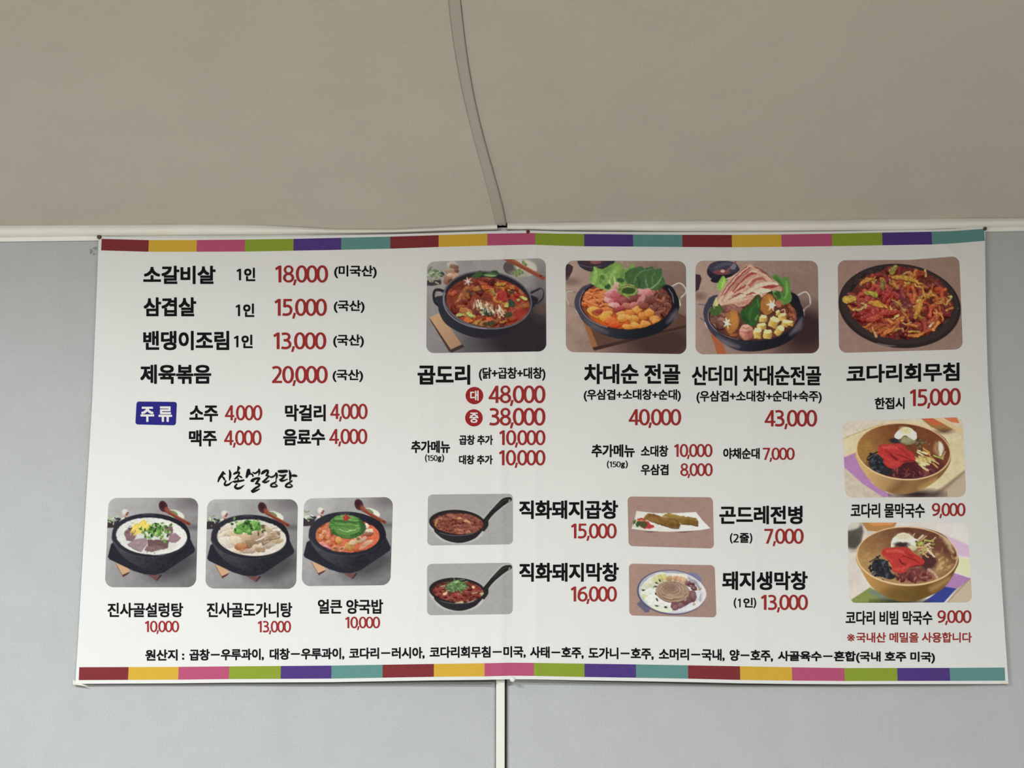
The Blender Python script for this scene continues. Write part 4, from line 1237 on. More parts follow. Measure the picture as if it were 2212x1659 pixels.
for x, y, rx, ry, c in ((900, 600, 110, 50, (196, 140, 142)), (860, 660, 90, 46, (180, 108, 112)), (960, 640, 80, 60, (170, 92, 98)), (850, 730, 90, 42, (196, 146, 146)), (930, 760, 80, 60, (172, 92, 96)), (900, 800, 60, 40, (206, 160, 158)), (1020, 720, 90, 60, (150, 66, 74)),
                        (1100, 740, 90, 60, (140, 72, 70)), (990, 820, 80, 40, (190, 130, 130)), (1040, 850, 110, 40, (150, 66, 72)), (1350, 590, 90, 50, (196, 140, 144)), (1450, 600, 90, 60, (188, 126, 130)), (1500, 640, 70, 60, (170, 104, 106)), (1390, 700, 60, 60, (176, 118, 122)), (1300, 760, 130, 40, (166, 108, 110)),
                        (1220, 700, 90, 70, (120, 64, 62)), (1140, 820, 80, 40, (170, 100, 90)), (1400, 800, 90, 60, (130, 74, 66)), (1520, 720, 90, 60, (112, 66, 58)), (1240, 800, 60, 34, (178, 110, 104)), (960, 500, 60, 50, (192, 150, 140))):
    p.lump(x, y, rx, ry, c, p.r.uniform(-40, 40), 34, -44, 0.18)
p.ell(1160, 580, 160, 90, (92, 110, 56)); p.ell(1160, 575, 110, 60, (52, 70, 36), f=30)
for a in np.linspace(0, 6.28, 16):
    p.line([(1160 + 150 * math.cos(a), 580 + 80 * math.sin(a)), (1160 + 120 * math.cos(a + 0.7), 575 + 62 * math.sin(a + 0.7)), (1160 + 140 * math.cos(a + 1.3), 580 + 75 * math.sin(a + 1.3))], p.r.uniform(10, 22), p.r.choice([(120, 138, 70), (142, 156, 92), (84, 104, 52)]), al=0.9)
p.line([(1060, 640), (1120, 660), (1180, 700)], [10, 24, 6], (126, 150, 84)); p.line([(1040, 500), (1160, 470), (1260, 500)], 14, (140, 160, 100))
p.clip_poly([(500, 480), (560, 260), (640, 170), (980, 100), (1240, 110), (1560, 160), (1720, 210), (1790, 480), (1860, 760), (1700, 1050), (1250, 1200), (800, 1090), (470, 850), (420, 640)]); p.rough(9, 50, 0.06)
p.panel('photo of a hot pot piled with lettuce, thin beef and dumplings', (1221.7, 562.9), (1481.8, 564.2), (1222.4, 760.2), (1482.8, 765), 17.5, 0.63)

# ---- hot pot with a mound of beef slices --------------------------------------------
K = 2212 / 310
p = Print(1480, 550, K, 2212, 1659, 23)
hotpot_base(p, 0, 0, 0)
p.ell(1850, 1250, 500, 420, (66, 46, 46), f=350, al=0.95); p.ell(1850, 1150, 260, 260, (44, 32, 36), f=180, al=0.8)
p.poly([(150, 300), (230, 310), (255, 370), (210, 540), (150, 580)], (62, 40, 50)); p.ell(220, 640, 90, 50, (110, 84, 78), f=70, al=0.9)
p.ell(590, 260, 255, 160, (40, 36, 48)); p.ell(590, 200, 235, 108, (58, 54, 70)); p.poly([(400, 380), (440, 430), (620, 420), (800, 300), (560, 330)], (32, 30, 40), sm=True)
p.ell(560, 270, 130, 40, (110, 62, 66)); p.ell(580, 255, 36, 24, (190, 150, 150)); p.line([(780, 110), (700, 200), (640, 260)], 26, (120, 76, 78)); p.ell(745, 190, 40, 50, (110, 108, 120), ang=30); p.line([(470, 200), (600, 150), (700, 140)], 40, (84, 86, 108), f=50, al=0.8)
p.poly([(380, 1180), (500, 1540), (640, 1540), (560, 1280)], (150, 84, 56), f=16)
p.line([(340, 790), (250, 770), (175, 780), (170, 850), (210, 960), (320, 1030)], [24, 22, 22, 18, 22, 28], (108, 96, 100)); p.line([(200, 770), (166, 800), (180, 900), (220, 970)], 8, (176, 166, 164)); p.line([(330, 1050), (350, 1100)], 50, (206, 198, 190))
p.line([(1680, 610), (1760, 630), (1850, 580), (1920, 640), (1935, 760), (1850, 830), (1810, 910)], [22, 20, 26, 26, 24, 24, 36], (136, 122, 120)); p.line([(1740, 622), (1850, 572), (1910, 630), (1928, 750)], 12, (214, 204, 198)); p.line([(1810, 860), (1820, 930)], 40, (204, 196, 188))
p.poly([(280, 900), (330, 740), (450, 630), (1000, 560), (1640, 580), (1790, 780), (1830, 980), (1720, 1230), (1480, 1400), (1100, 1490), (760, 1460), (480, 1280), (340, 1110)], grad((400, 1150), (58, 56, 72), (1200, 1480), (26, 26, 34)), sm=True)
p.line([(500, 1270), (650, 1370), (820, 1420)], [30, 90, 40], (112, 104, 110), f=60, al=0.7); p.line([(1620, 1230), (1740, 1110), (1800, 980)], [30, 120, 30], (100, 92, 104), f=60, al=0.8)
p.ell(1050, 950, 695, 385, (38, 28, 30)); p.line([(1050 + 695 * math.cos(a), 950 + 385 * math.sin(a)) for a in np.linspace(1.9, 3.5, 16)], 14, (146, 138, 146), al=0.8)
p.clip_ell(1050, 955, 668, 368)
p.fill((86, 52, 44)); p.tex(10, 60)
p.bits(40, (1660, 900, 130, 220), [(112, 62, 46), (92, 50, 42), (132, 78, 52)], (70, 150), (30, 50), (40, 120), 22, -36)
p.bits(30, (480, 980, 120, 160), [(108, 74, 64), (86, 56, 52), (124, 92, 78)], (70, 150), (36, 60), (-20, 40), 22, -36)
p.bits(20, (700, 860, 160, 100), [(140, 96, 88), (116, 72, 68)], (80, 160), (40, 60), (0, 60), 24, -36)
p.clip = None
# greens
for pts, c in (([(500, 440), (580, 330), (640, 390), (640, 480), (560, 560), (500, 520)], (122, 168, 76)), ([(1330, 340), (1420, 310), (1480, 360), (1570, 340), (1620, 520), (1640, 700), (1540, 770), (1450, 720), (1360, 620), (1340, 500)], (84, 124, 62)),
               ([(860, 880), (1000, 780), (1100, 640), (1150, 700), (1150, 880), (1110, 1060), (1020, 1100), (900, 1040)], (44, 78, 40)), ([(370, 860), (460, 790), (560, 800), (580, 880), (440, 940)], (64, 88, 46)), ([(430, 760), (480, 660), (540, 700), (480, 800)], (182, 178, 120))):
    p.poly(pts, c, sm=True)
for pts, w, c in (([(560, 520), (590, 420), (600, 360)], [20, 40, 10], (156, 194, 108)), ([(1400, 360), (1480, 480), (1520, 640)], [50, 70, 30], (60, 98, 50)), ([(1560, 420), (1570, 560), (1540, 680)], [20, 40, 20], (110, 154, 80)), ([(1400, 560), (1440, 640)], 80, (44, 72, 42)), ([(1380, 500), (1370, 560)], 60, (116, 150, 74)),
                  ([(1000, 1060), (1000, 900), (1080, 760)], [20, 50, 20], (58, 98, 50)), ([(1110, 700), (1130, 800)], 30, (74, 112, 66)), ([(1090, 1000), (1120, 940)], 30, (96, 128, 66)), ([(900, 960), (960, 1040)], 60, (34, 64, 36)), ([(470, 740), (500, 790)], 14, (206, 204, 156)), ([(430, 780), (450, 830)], 12, (196, 190, 140))):
    p.line(pts, w, c, al=0.85, f=16)
# beef mound: folded slices of alternating fat and meat
p.poly([(500, 650), (660, 400), (880, 210), (960, 160), (1060, 165), (1180, 220), (1300, 330), (1440, 450), (1500, 560), (1330, 560), (1200, 640), (1100, 620), (1010, 720), (880, 810), (720, 760), (560, 780)], (176, 140, 124), sm=True)
for pts, w, c in (([(540, 700), (660, 500), (820, 300), (980, 190), (1060, 190)], [40, 46, 44, 36, 20], (196, 164, 146)), ([(600, 620), (740, 440), (900, 280), (1000, 200)], [18, 30, 34, 14], (142, 70, 66)), ([(560, 640), (640, 500), (800, 310), (960, 170)], [10, 14, 14, 10], (112, 64, 58)),
                  ([(620, 700), (780, 520), (920, 360), (1050, 260), (1160, 280)], [50, 56, 50, 40, 20], (200, 170, 152)), ([(740, 560), (860, 420), (1000, 300), (1090, 290)], [22, 36, 44, 16], (148, 66, 62)), ([(700, 560), (850, 380), (1000, 240)], 9, (104, 60, 54)),
                  ([(1060, 180), (1200, 250), (1340, 380)], [14, 22, 14], (118, 70, 62)), ([(1080, 230), (1200, 300), (1330, 400), (1420, 460)], [24, 50, 50, 24], (190, 156, 140)), ([(1140, 240), (1260, 310), (1380, 420)], 9, (128, 80, 70)),
                  ([(700, 680), (860, 560), (1000, 430), (1120, 350), (1260, 400)], [30, 46, 50, 44, 24], (188, 150, 134)), ([(760, 580), (900, 500), (980, 460)], [20, 34, 12], (136, 62, 58)), ([(1000, 470), (1080, 390), (1180, 370), (1240, 410)], [40, 50, 40, 14], (158, 86, 80)), ([(940, 500), (1010, 390), (1120, 330)], 14, (206, 172, 152)),
                  ([(640, 740), (840, 650), (1000, 560), (1150, 470), (1300, 440), (1430, 460)], [30, 50, 60, 60, 44, 14], (204, 182, 162)), ([(1180, 540), (1260, 500), (1360, 490), (1440, 480)], [50, 56, 44, 10], (142, 58, 58)), ([(680, 690), (800, 620), (900, 600)], [10, 22, 8], (122, 66, 60)),
                  ([(1060, 600), (1160, 560), (1300, 560)], [60, 90, 40], (206, 192, 172)), ([(940, 620), (1040, 590), (1090, 600)], [12, 26, 10], (140, 62, 58)), ([(620, 750), (800, 700), (980, 690)], [40, 60, 24], (196, 162, 144)), ([(820, 760), (920, 740), (1000, 690)], [30, 50, 12], (176, 118, 106)),
                  ([(1440, 460), (1500, 520), (1520, 590)], [14, 26, 10], (140, 86, 70)), ([(530, 720), (560, 770)], 40, (196, 168, 150)), ([(1160, 600), (1180, 640)], 40, (190, 170, 148)), ([(650, 380), (720, 350), (760, 330)], 30, (186, 160, 140))):
    p.line(pts, w, c, f=10)
# mushrooms with cut stars
for cx_, cy_, rx, ry, sx_, sy_, R, rot in ((720, 1040, 105, 180, 645, 1055, 92, 0.3), (1270, 770, 110, 160, 1335, 780, 100, 0.1)):
    p.ell(cx_, cy_ + 12, rx, ry, (70, 44, 30), ang=8); p.ell(cx_, cy_, rx, ry, (148, 98, 52), ang=8); p.ell(cx_ + 40, cy_ - 50, rx * 0.55, ry * 0.6, (176, 122, 64), f=60, al=0.8)
    pts = []
    for i in range(12):
        q = R if i % 2 == 0 else R * 0.36
        t = rot + i * math.pi / 6
        pts.append((sx_ + q * 0.82 * math.cos(t), sy_ + q * 1.1 * math.sin(t)))
    p.poly(pts, (226, 222, 196))
p.lump(940, 1190, 110, 120, (184, 128, 112), 0, 34, -50, 0.06)
for i, (w_, y) in enumerate(((30, 1105), (50, 1130), (70, 1160), (84, 1195))):
    p.line([(940 - w_, y - 8), (940, y + 16), (940 + w_, y - 14)], 9, (224, 190, 172) if i % 2 == 0 else (140, 84, 74), al=0.9)
p.ell(1000, 1230, 60, 70, (120, 66, 60), f=50, al=0.5); p.ell(1440, 760, 50, 56, (160, 96, 80)); p.line([(1480, 860), (1520, 840), (1540, 890)], 16, (190, 150, 120))
for x, y, w_, h_, a in ((1205, 985, 130, 110, 5), (1180, 1105, 150, 100, -5), (1370, 1040, 150, 170, 25), (1500, 960, 130, 120, -10), (1430, 900, 80, 80, 0), (1115, 1210, 130, 170, 0), (1270, 1225, 140, 140, 3), (1450, 1170, 120, 170, 35), (1540, 1060, 110, 110, 15), (1620, 1060, 90, 80, 0)):
    ca, sa = math.cos(math.radians(a)), math.sin(math.radians(a))
    q = lambda u, v: (x + u * ca - v * sa, y + u * sa + v * ca)
    p.poly([q(-w_ / 2, -h_ * 0.2), q(w_ / 2, -h_ * 0.2), q(w_ / 2 - 8, h_ / 2), q(-w_ / 2 + 8, h_ / 2)], grad(q(-w_ / 2, 0), (206, 180, 104), q(w_ / 2, 0), (150, 116, 58)))
    p.poly([q(-w_ / 2, -h_ * 0.2), q(-w_ * 0.3, -h_ / 2), q(w_ * 0.35, -h_ / 2), q(w_ / 2, -h_ * 0.22), q(w_ * 0.2, -h_ * 0.05), q(-w_ * 0.25, -h_ * 0.05)], (222, 212, 150))
p.line([(420, 1080), (560, 1230), (760, 1310), (1050, 1330), (1400, 1280), (1640, 1120)], 22, (42, 36, 44), al=0.7)
p.line([(700, 1240), (790, 1230)], 40, (160, 84, 48), al=0.8)
p.clip_poly([(400, 740), (480, 420), (880, 150), (1100, 140), (1600, 320), (1660, 700), (1720, 1000), (1500, 1250), (1000, 1330), (600, 1200), (370, 950)]); p.rough(7, 50, 0.06)
p.panel('photo of a hot pot with a mound of marbled beef, mushrooms and tofu', (1502.4, 563.3), (1766.6, 563.3), (1502.4, 765.5), (1769.4, 763), 17.5, 0.585)

# ---- spicy pollack salad on an oval plate ---------------------------------------------
K = 2212 / 320
p = Print(1790, 540, K, 2212, 1659, 24)
p.fill(grad((200, 200), (132, 108, 100), (1900, 1500), (124, 102, 94))); p.tex(3, 60)
p.ell(1060, 836, 915, 626, (38, 32, 33), ang=6); p.ell(1060, 815, 880, 590, (48, 40, 40), ang=6); p.ell(1055, 800, 770, 500, (36, 31, 32), ang=6, f=80)
p.line([(720, 1390), (860, 1425), (1000, 1430)], [8, 26, 8], (110, 100, 104), al=0.8)
p.clip_ell(1060, 790, 790, 545, 6)
p.poly([(240, 740), (420, 540), (500, 420), (760, 320), (1000, 250), (1400, 280), (1600, 360), (1700, 520), (1840, 700), (1860, 920), (1720, 1060), (1560, 1200), (1300, 1300), (900, 1340), (680, 1280), (480, 1180), (340, 1040), (300, 880)], (92, 42, 38), sm=True)
p.tex(16, 90, (1, 0.6, 0.5))
EX = (1060, 790, 700, 480)
p.bits(90, EX, [(128, 52, 44), (110, 40, 42), (146, 66, 48), (92, 36, 40)], (140, 300), (44, 84), (0, 180), 30, -46, 0.35)
p.bits(60, EX, [(158, 92, 48), (170, 112, 56), (146, 76, 46), (166, 70, 44)], (110, 240), (24, 50), (0, 180), 34, -52, 0.3)
p.bits(24, EX, [(174, 142, 70), (160, 134, 60), (178, 150, 92)], (90, 190), (14, 34), (0, 180), 30, -50, 0.4)
p.bits(24, (700, 780, 320, 300), [(146, 50, 50), (160, 62, 54), (132, 44, 46)], (100, 220), (50, 80), (0, 180), 36, -46, 0.4)
p.clip = None
for pts, w, c in (([(950, 320), (1000, 250)], [90, 60], (134, 128, 62)), ([(960, 400), (1150, 420), (1390, 500)], [50, 76, 24], (178, 132, 58)), ([(560, 640), (680, 660), (700, 690)], [50, 90, 40], (150, 144, 54)), ([(260, 740), (370, 720)], [110, 100], (170, 140, 66)), ([(610, 790), (740, 800), (860, 860)], [40, 90, 30], (188, 138, 58)),
                  ([(1380, 760), (1340, 880), (1300, 990)], [86, 80, 66], (178, 130, 58)), ([(1260, 560), (1280, 680), (1270, 790)], [50, 64, 44], (170, 92, 58)), ([(960, 740), (1060, 820), (1140, 900)], [14, 22, 60], (156, 120, 76)), ([(820, 470), (800, 560)], [56, 70], (110, 104, 58)), ([(1560, 1190), (1640, 1080)], [60, 56], (196, 116, 56)),
                  ([(1540, 1130), (1620, 1010)], [50, 44], (164, 84, 50)), ([(1180, 1280), (1320, 1280), (1450, 1220)], [24, 50, 20], (178, 110, 54)), ([(840, 1240), (960, 1170), (1030, 1110)], [56, 40, 20], (186, 112, 54)), ([(370, 890), (470, 880), (560, 830), (480, 800)], [30, 30, 36, 20], (176, 150, 92)), ([(1440, 300), (1450, 390)], 30, (176, 150, 88)),
                  ([(1760, 810), (1830, 700), (1780, 690)], [30, 40, 20], (166, 150, 80)), ([(1760, 900), (1850, 870)], [40, 30], (170, 110, 56)), ([(480, 520), (560, 450), (640, 420)], [40, 70, 30], (178, 128, 60)), ([(980, 480), (1010, 560)], [80, 60], (168, 112, 58)), ([(650, 1160), (690, 1240), (710, 1290)], [30, 34, 40], (170, 134, 88)), ([(980, 1020), (1050, 970)], 34, (196, 168, 112)), ([(1510, 1140), (1550, 1080)], [40, 16], (186, 170, 136))):
    p.line([(x, y + 14) for x, y in pts], w, (64, 30, 26), al=0.7); p.line(pts, w, c); p.line([(x - 4, y - 10) for x, y in pts], np.asarray(w) * 0.25, tuple(np.array(c) + 30), al=0.6)
p.poly([(1060, 560), (1130, 560), (1180, 700), (1260, 840), (1180, 900), (1060, 760)], (96, 44, 50), sm=True, al=0.8); p.line([(1100, 580), (1120, 680)], 60, (150, 62, 60), al=0.8)
for _ in range(70):
    x, y = 1060 + p.r.gauss(0, 330), 760 + p.r.gauss(0, 240)
    p.ell(x, y, p.r.uniform(6, 16), p.r.uniform(5, 9), p.r.choice([(206, 160, 130), (190, 130, 100), (214, 180, 150)]), ang=p.r.uniform(0, 180), al=0.6)
p.clip_ell(1060, 790, 800, 550, 6); p.ell(1060, 790, 760, 520, (70, 46, 34), f=60, al=0.16); p.rough(12, 56, 0.16)
p.panel('photo of red spicy pollack salad on a dark oval plate', (1809.5, 562.4), (2072, 562.4), (1812.4, 762.5), (2080, 754.5), 17, 0.535, top=([0, 0.6, 0.8, 1], [0, -1.0, -5.0, -9.5]))


# ---- buckwheat noodles in brass bowls -------------------------------------------------
def topping(p, dx, dy, k):
    q = lambda L: [(x * k + dx, y * k + dy) for x, y in L]
    p.poly(q([(560, 700), (620, 610), (720, 600), (800, 660), (830, 780), (920, 850), (820, 890), (680, 840), (590, 780)]), (40, 40, 46), f=20 * k, sm=True)
    for _ in range(60):
        x, y = 690 * k + dx + p.r.gauss(0, 85 * k), 740 * k + dy + p.r.gauss(0, 70 * k)
        p.line([(x, y), (x + p.r.uniform(-50, 50) * k, y + p.r.uniform(-40, 40) * k)], p.r.uniform(14, 34) * k, p.r.choice([(40, 42, 50), (54, 56, 64), (30, 32, 40), (36, 36, 42), (76, 80, 88)]))
    p.line(q([(545, 640), (640, 580), (680, 560)]), 18 * k, (44, 40, 40))


K = 2212 / 340
p = Print(1790, 890, K, 2212, 1659, 31)
p.fill(grad((200, 200), (206, 196, 184), (1900, 1200), (196, 178, 150))); p.tex(6, 200); p.tex(4, 40)
p.poly([(190, 380), (520, 240), (900, 130), (1300, 130), (1700, 250), (1900, 400), (1920, 800), (1500, 1160), (1000, 1180), (380, 1000)], (206, 192, 158), f=30); p.line([(200, 375), (520, 250), (760, 170)], 10, (176, 150, 104))
p.poly([(190, 780), (470, 960), (860, 1200), (190, 1210)], (190, 178, 162), f=20); p.tex(6, 50)
p.poly([(210, 640), (380, 570), (440, 760), (620, 1010), (900, 1180), (770, 1200), (480, 1010), (220, 780)], (166, 122, 168), f=14); p.tex(3, 40)
p.poly([(1470, 1190), (1920, 810), (1940, 1210)], (178, 160, 142), f=12); p.line([(1480, 1170), (1700, 1010), (1920, 830)], [60, 50, 20], (110, 90, 72), f=40, al=0.6)
p.ell(1250, 1160, 320, 60, (52, 40, 42), f=90)
p.poly([(1280, 80), (1480, 80), (1660, 180), (1760, 240), (1620, 290), (1440, 210)], (150, 110, 66), f=16); p.poly([(1310, 90), (1450, 80), (1620, 180), (1480, 190)], (186, 96, 64)); p.poly([(1590, 70), (1800, 70), (1840, 160), (1720, 140)], (196, 116, 80)); p.line([(1480, 60), (1700, 180), (1880, 290)], 60, (206, 182, 140)); p.ell(1620, 270, 110, 30, (90, 66, 58), f=50, al=0.8)
body = [(384, 560), (420, 720), (560, 930), (720, 1080), (960, 1150), (1200, 1130), (1450, 1010), (1640, 830), (1718, 620), (1600, 340), (1100, 160), (560, 320)]
p.poly(body, grad((500, 850), (196, 162, 112), (1300, 1150), (122, 88, 56)), sm=True); p.clip_poly(body); p.line([(900, 1120), (1000, 1040), (1060, 980)], 120, (110, 76, 48), f=120, al=0.7); p.line([(1300, 1080), (1500, 960)], 80, (188, 152, 98), f=80, al=0.7); p.clip = None
p.ell(1052, 556, 668, 402, (214, 184, 144), ang=5); p.ell(1052, 552, 652, 384, grad((450, 560), (150, 112, 62), (1100, 250), (104, 58, 40)), ang=5)
p.clip_ell(1052, 552, 652, 384, 5)
p.ell(1400, 420, 260, 220, (112, 66, 44), f=200); p.ell(520, 600, 130, 200, (150, 112, 62), f=120); p.tex(5, 80)
p.ell(1050, 820, 560, 170, (70, 34, 38), f=90); p.ell(1400, 740, 170, 130, (92, 42, 48), f=90)
p.line([(1560, 430), (1580, 510), (1570, 590)], [40, 80, 50], (226, 216, 196), f=30); p.line([(1520, 440), (1500, 520), (1560, 620)], [30, 50, 30], (190, 160, 120), f=50, al=0.7); p.line([(1640, 560), (1600, 640)], 24, (196, 164, 116), al=0.8)
p.bits(36, (1160, 860, 380, 80), [(92, 44, 48), (70, 34, 42), (112, 56, 54)], (40, 110), (16, 34), (0, 180), 36, -26)
topping(p, 0, 0, 1.0)
for _ in range(36):
    x, y = 1330 + p.r.gauss(0, 70), 640 + p.r.gauss(0, 60)
    p.line([(x, y), (x + p.r.uniform(30, 130), y + p.r.uniform(20, 90))], p.r.uniform(12, 26), p.r.choice([(204, 186, 132), (190, 150, 84), (214, 206, 160), (178, 128, 76), (160, 172, 96)]))
for _ in range(14):
    x, y = 1240 + p.r.gauss(0, 60), 450 + p.r.gauss(0, 40)
    p.line([(x, y), (x + p.r.uniform(-40, 60), y + p.r.uniform(-30, 40))], p.r.uniform(14, 30), p.r.choice([(96, 92, 66), (70, 62, 50), (130, 122, 90)]))
p.clip = None
p.ell(960, 400, 110, 44, (50, 44, 52)); p.ell(1120, 400, 110, 60, (120, 116, 88)); p.poly([(920, 330), (1040, 215), (1150, 225), (1230, 290), (1240, 360), (1180, 390), (1080, 330), (990, 380)], (222, 220, 206), sm=True); p.ell(1080, 260, 80, 46, (206, 196, 152), ang=20, f=40); p.ell(1090, 400, 80, 40, (150, 146, 112), f=40)
red = (172, 54, 52)
p.poly([(695, 540), (740, 460), (860, 455), (1000, 445), (1090, 510), (1200, 600), (1210, 690), (1060, 720), (960, 790), (800, 760), (760, 660), (700, 600)], red, sm=True)
for pts, w, c in (([(760, 500), (900, 490), (1060, 540)], [30, 50, 20], (190, 76, 70)), ([(870, 590), (930, 650), (980, 680)], [16, 40, 10], (100, 32, 36)), ([(940, 590), (1060, 630), (1180, 680)], [10, 22, 10], (128, 38, 40)), ([(980, 500), (1080, 560), (1160, 640)], [20, 40, 20], (150, 44, 46)), ([(820, 740), (940, 720), (1050, 690)], [20, 60, 20], (184, 68, 62)), ([(720, 600), (800, 640), (900, 700)], [20, 30, 20], (186, 70, 66)), ([(1000, 700), (1120, 690), (1200, 680)], [10, 26, 10], (110, 34, 40)), ([(800, 540), (860, 580)], 26, (146, 42, 44))):
    p.line(pts, w, c, al=0.85)
p.clip_ell(1052, 552, 645, 378, 5); p.rough(7, 44, 0.05)
p.panel('photo of cold broth buckwheat noodles with red topping in a brass bowl on a mauve cloth', (1819, 911), (2079, 901), (1826.5, 1075), (2087, 1073.5), 17, 0.7)

K = 1945 / 340
p = Print(1790, 1115, K, 1945, 1659, 32)
p.fill(grad((250, 500), (206, 198, 190), (1700, 300), (214, 208, 204))); p.tex(5, 160); p.tex(3, 40)
p.line([(440, 120), (520, 200), (400, 420)], 40, (186, 176, 164), f=60, al=0.5)
p.poly([(235, 130), (400, 70), (430, 190), (400, 330), (330, 400), (235, 390)], (92, 86, 82), sm=False, f=30); p.ell(300, 120, 110, 50, (196, 192, 182), ang=-20, f=30); p.ell(300, 300, 80, 110, (72, 66, 62), f=80, al=0.7)
p.poly([(400, 70), (850, 70), (800, 150), (600, 190), (480, 180)], (172, 124, 76)); p.poly([(470, 75), (820, 75), (780, 110), (560, 120)], (206, 140, 84))
p.poly([(1340, 190), (1740, 360), (1745, 510), (1560, 470)], (206, 178, 204), f=20); p.poly([(1560, 520), (1750, 520), (1755, 740), (1560, 690)], (214, 214, 176), f=24)
p.poly([(1540, 700), (1760, 770), (1580, 920), (1440, 880)], (170, 126, 176), f=10); p.poly([(1430, 870), (1580, 895), (1420, 1070), (1150, 1070), (1260, 1000)], (54, 66, 140), f=10); p.poly([(1580, 900), (1775, 760), (1780, 1080), (1460, 1080)], (190, 174, 154), f=10); p.line([(1470, 1060), (1620, 900), (1750, 770)], 14, (150, 122, 110), al=0.7)
p.poly([(280, 1030), (510, 880), (640, 950), (900, 1075), (300, 1080)], (128, 138, 78), f=10); p.poly([(470, 930), (560, 910), (860, 1060), (720, 1070)], (110, 124, 116), f=20, al=0.8); p.ell(880, 1060, 330, 40, (60, 58, 40), f=50, al=0.9)
body = [(340, 490), (410, 680), (530, 870), (700, 990), (860, 1045), (1050, 1050), (1240, 990), (1430, 880), (1560, 680), (1600, 500), (1400, 220), (950, 130), (520, 240)]
p.poly(body, grad((500, 800), (178, 136, 82), (1050, 1050), (104, 78, 40)), sm=True); p.clip_poly(body); p.ell(860, 960, 180, 70, (96, 76, 36), f=80, al=0.6); p.line([(1280, 900), (1480, 780)], 70, (186, 142, 92), f=70, al=0.7); p.clip = None
p.ell(970, 495, 630, 368, (216, 186, 146), ang=2); p.ell(970, 490, 614, 350, grad((450, 600), (164, 128, 82), (1000, 200), (102, 64, 50)), ang=2)
p.clip_ell(970, 490, 614, 350, 2)
p.ell(950, 640, 560, 220, (170, 136, 94), f=120); p.tex(8, 90, (1, 0.9, 0.7)); p.line([(1390, 240), (1480, 330), (1530, 440)], [30, 60, 30], (206, 190, 150), f=50, al=0.9)
for _ in range(40):
    x, y = 1350 + p.r.gauss(0, 110), 560 + p.r.gauss(0, 90)
    p.line([(x, y), (x + p.r.uniform(-60, 60), y + p.r.uniform(-50, 50))], p.r.uniform(12, 30), p.r.choice([(190, 158, 110), (206, 176, 130), (150, 116, 74), (178, 140, 92)]), al=0.6)
for _ in range(30):
    x, y = 470 + p.r.gauss(0, 80), 540 + p.r.gauss(0, 90)
    p.line([(x, y), (x + p.r.uniform(-60, 60), y + p.r.uniform(-30, 60))], p.r.uniform(12, 30), p.r.choice([(176, 142, 96), (150, 118, 76)]), al=0.5)
p.ell(1050, 720, 220, 90, (110, 58, 58), f=60); p.ell(1230, 560, 110, 110, (78, 46, 48), f=60)
p.bits(30, (1060, 740, 220, 70), [(112, 58, 58), (92, 46, 50), (140, 84, 70)], (40, 90), (14, 30), (0, 180), 30, -26)
p.line([(1230, 650), (1300, 700), (1340, 760)], 30, (206, 168, 150), al=0.7)
topping(p, 40, 5, 0.87)
for _ in range(26):
    x, y = 1120 + p.r.gauss(0, 60), 380 + p.r.gauss(0, 55)
    p.line([(x, y), (x + p.r.uniform(10, 110), y + p.r.uniform(-60, 70))], p.r.uniform(10, 22), p.r.choice([(206, 196, 150), (170, 178, 96), (140, 150, 70), (220, 212, 186), (196, 160, 120)]))
p.line([(1030, 260), (1060, 210)], 12, (200, 190, 170)); p.line([(1100, 290), (1170, 240)], 24, (206, 186, 166)); p.line([(1200, 360), (1250, 340)], 20, (206, 200, 170)); p.line([(1220, 420), (1310, 500)], 24, (214, 196, 160))
p.clip = None
p.poly([(770, 380), (800, 270), (900, 205), (990, 220), (1070, 300), (1080, 400), (1010, 410), (940, 340), (860, 360)], (222, 222, 206), sm=True); p.ell(930, 250, 90, 40, (212, 200, 170), f=40); p.ell(1040, 390, 50, 30, (190, 190, 150), f=30); p.ell(900, 350, 90, 30, (58, 44, 46), f=24)
p.poly([(650, 450), (690, 400), (820, 390), (960, 390), (1060, 460), (1180, 540), (1150, 610), (1000, 630), (930, 700), (800, 680), (770, 590), (700, 520)], (176, 58, 54), sm=True)
for pts, w, c in (([(720, 430), (850, 430), (980, 460)], [30, 46, 20], (196, 84, 74)), ([(870, 530), (910, 580), (950, 600)], [14, 36, 10], (100, 34, 36)), ([(920, 490), (1030, 530), (1120, 580)], [10, 20, 10], (126, 38, 40)), ([(940, 440), (1040, 500)], [20, 30], (150, 46, 46)), ([(800, 650), (900, 650), (1000, 610)], [20, 50, 20], (190, 76, 66)), ([(990, 630), (1080, 620), (1160, 600)], [8, 20, 8], (100, 34, 40)), ([(700, 500), (780, 560)], 24, (190, 76, 70))):
    p.line(pts, w, c, al=0.85)
p.clip_ell(970, 490, 608, 344, 2); p.rough(7, 40, 0.05)
p.panel('photo of mixed buckwheat noodles with red topping in a brass bowl on a patchwork cloth', (1831, 1129), (2090, 1129), (1834, 1302.4), (2100, 1301), 15, 0.77)


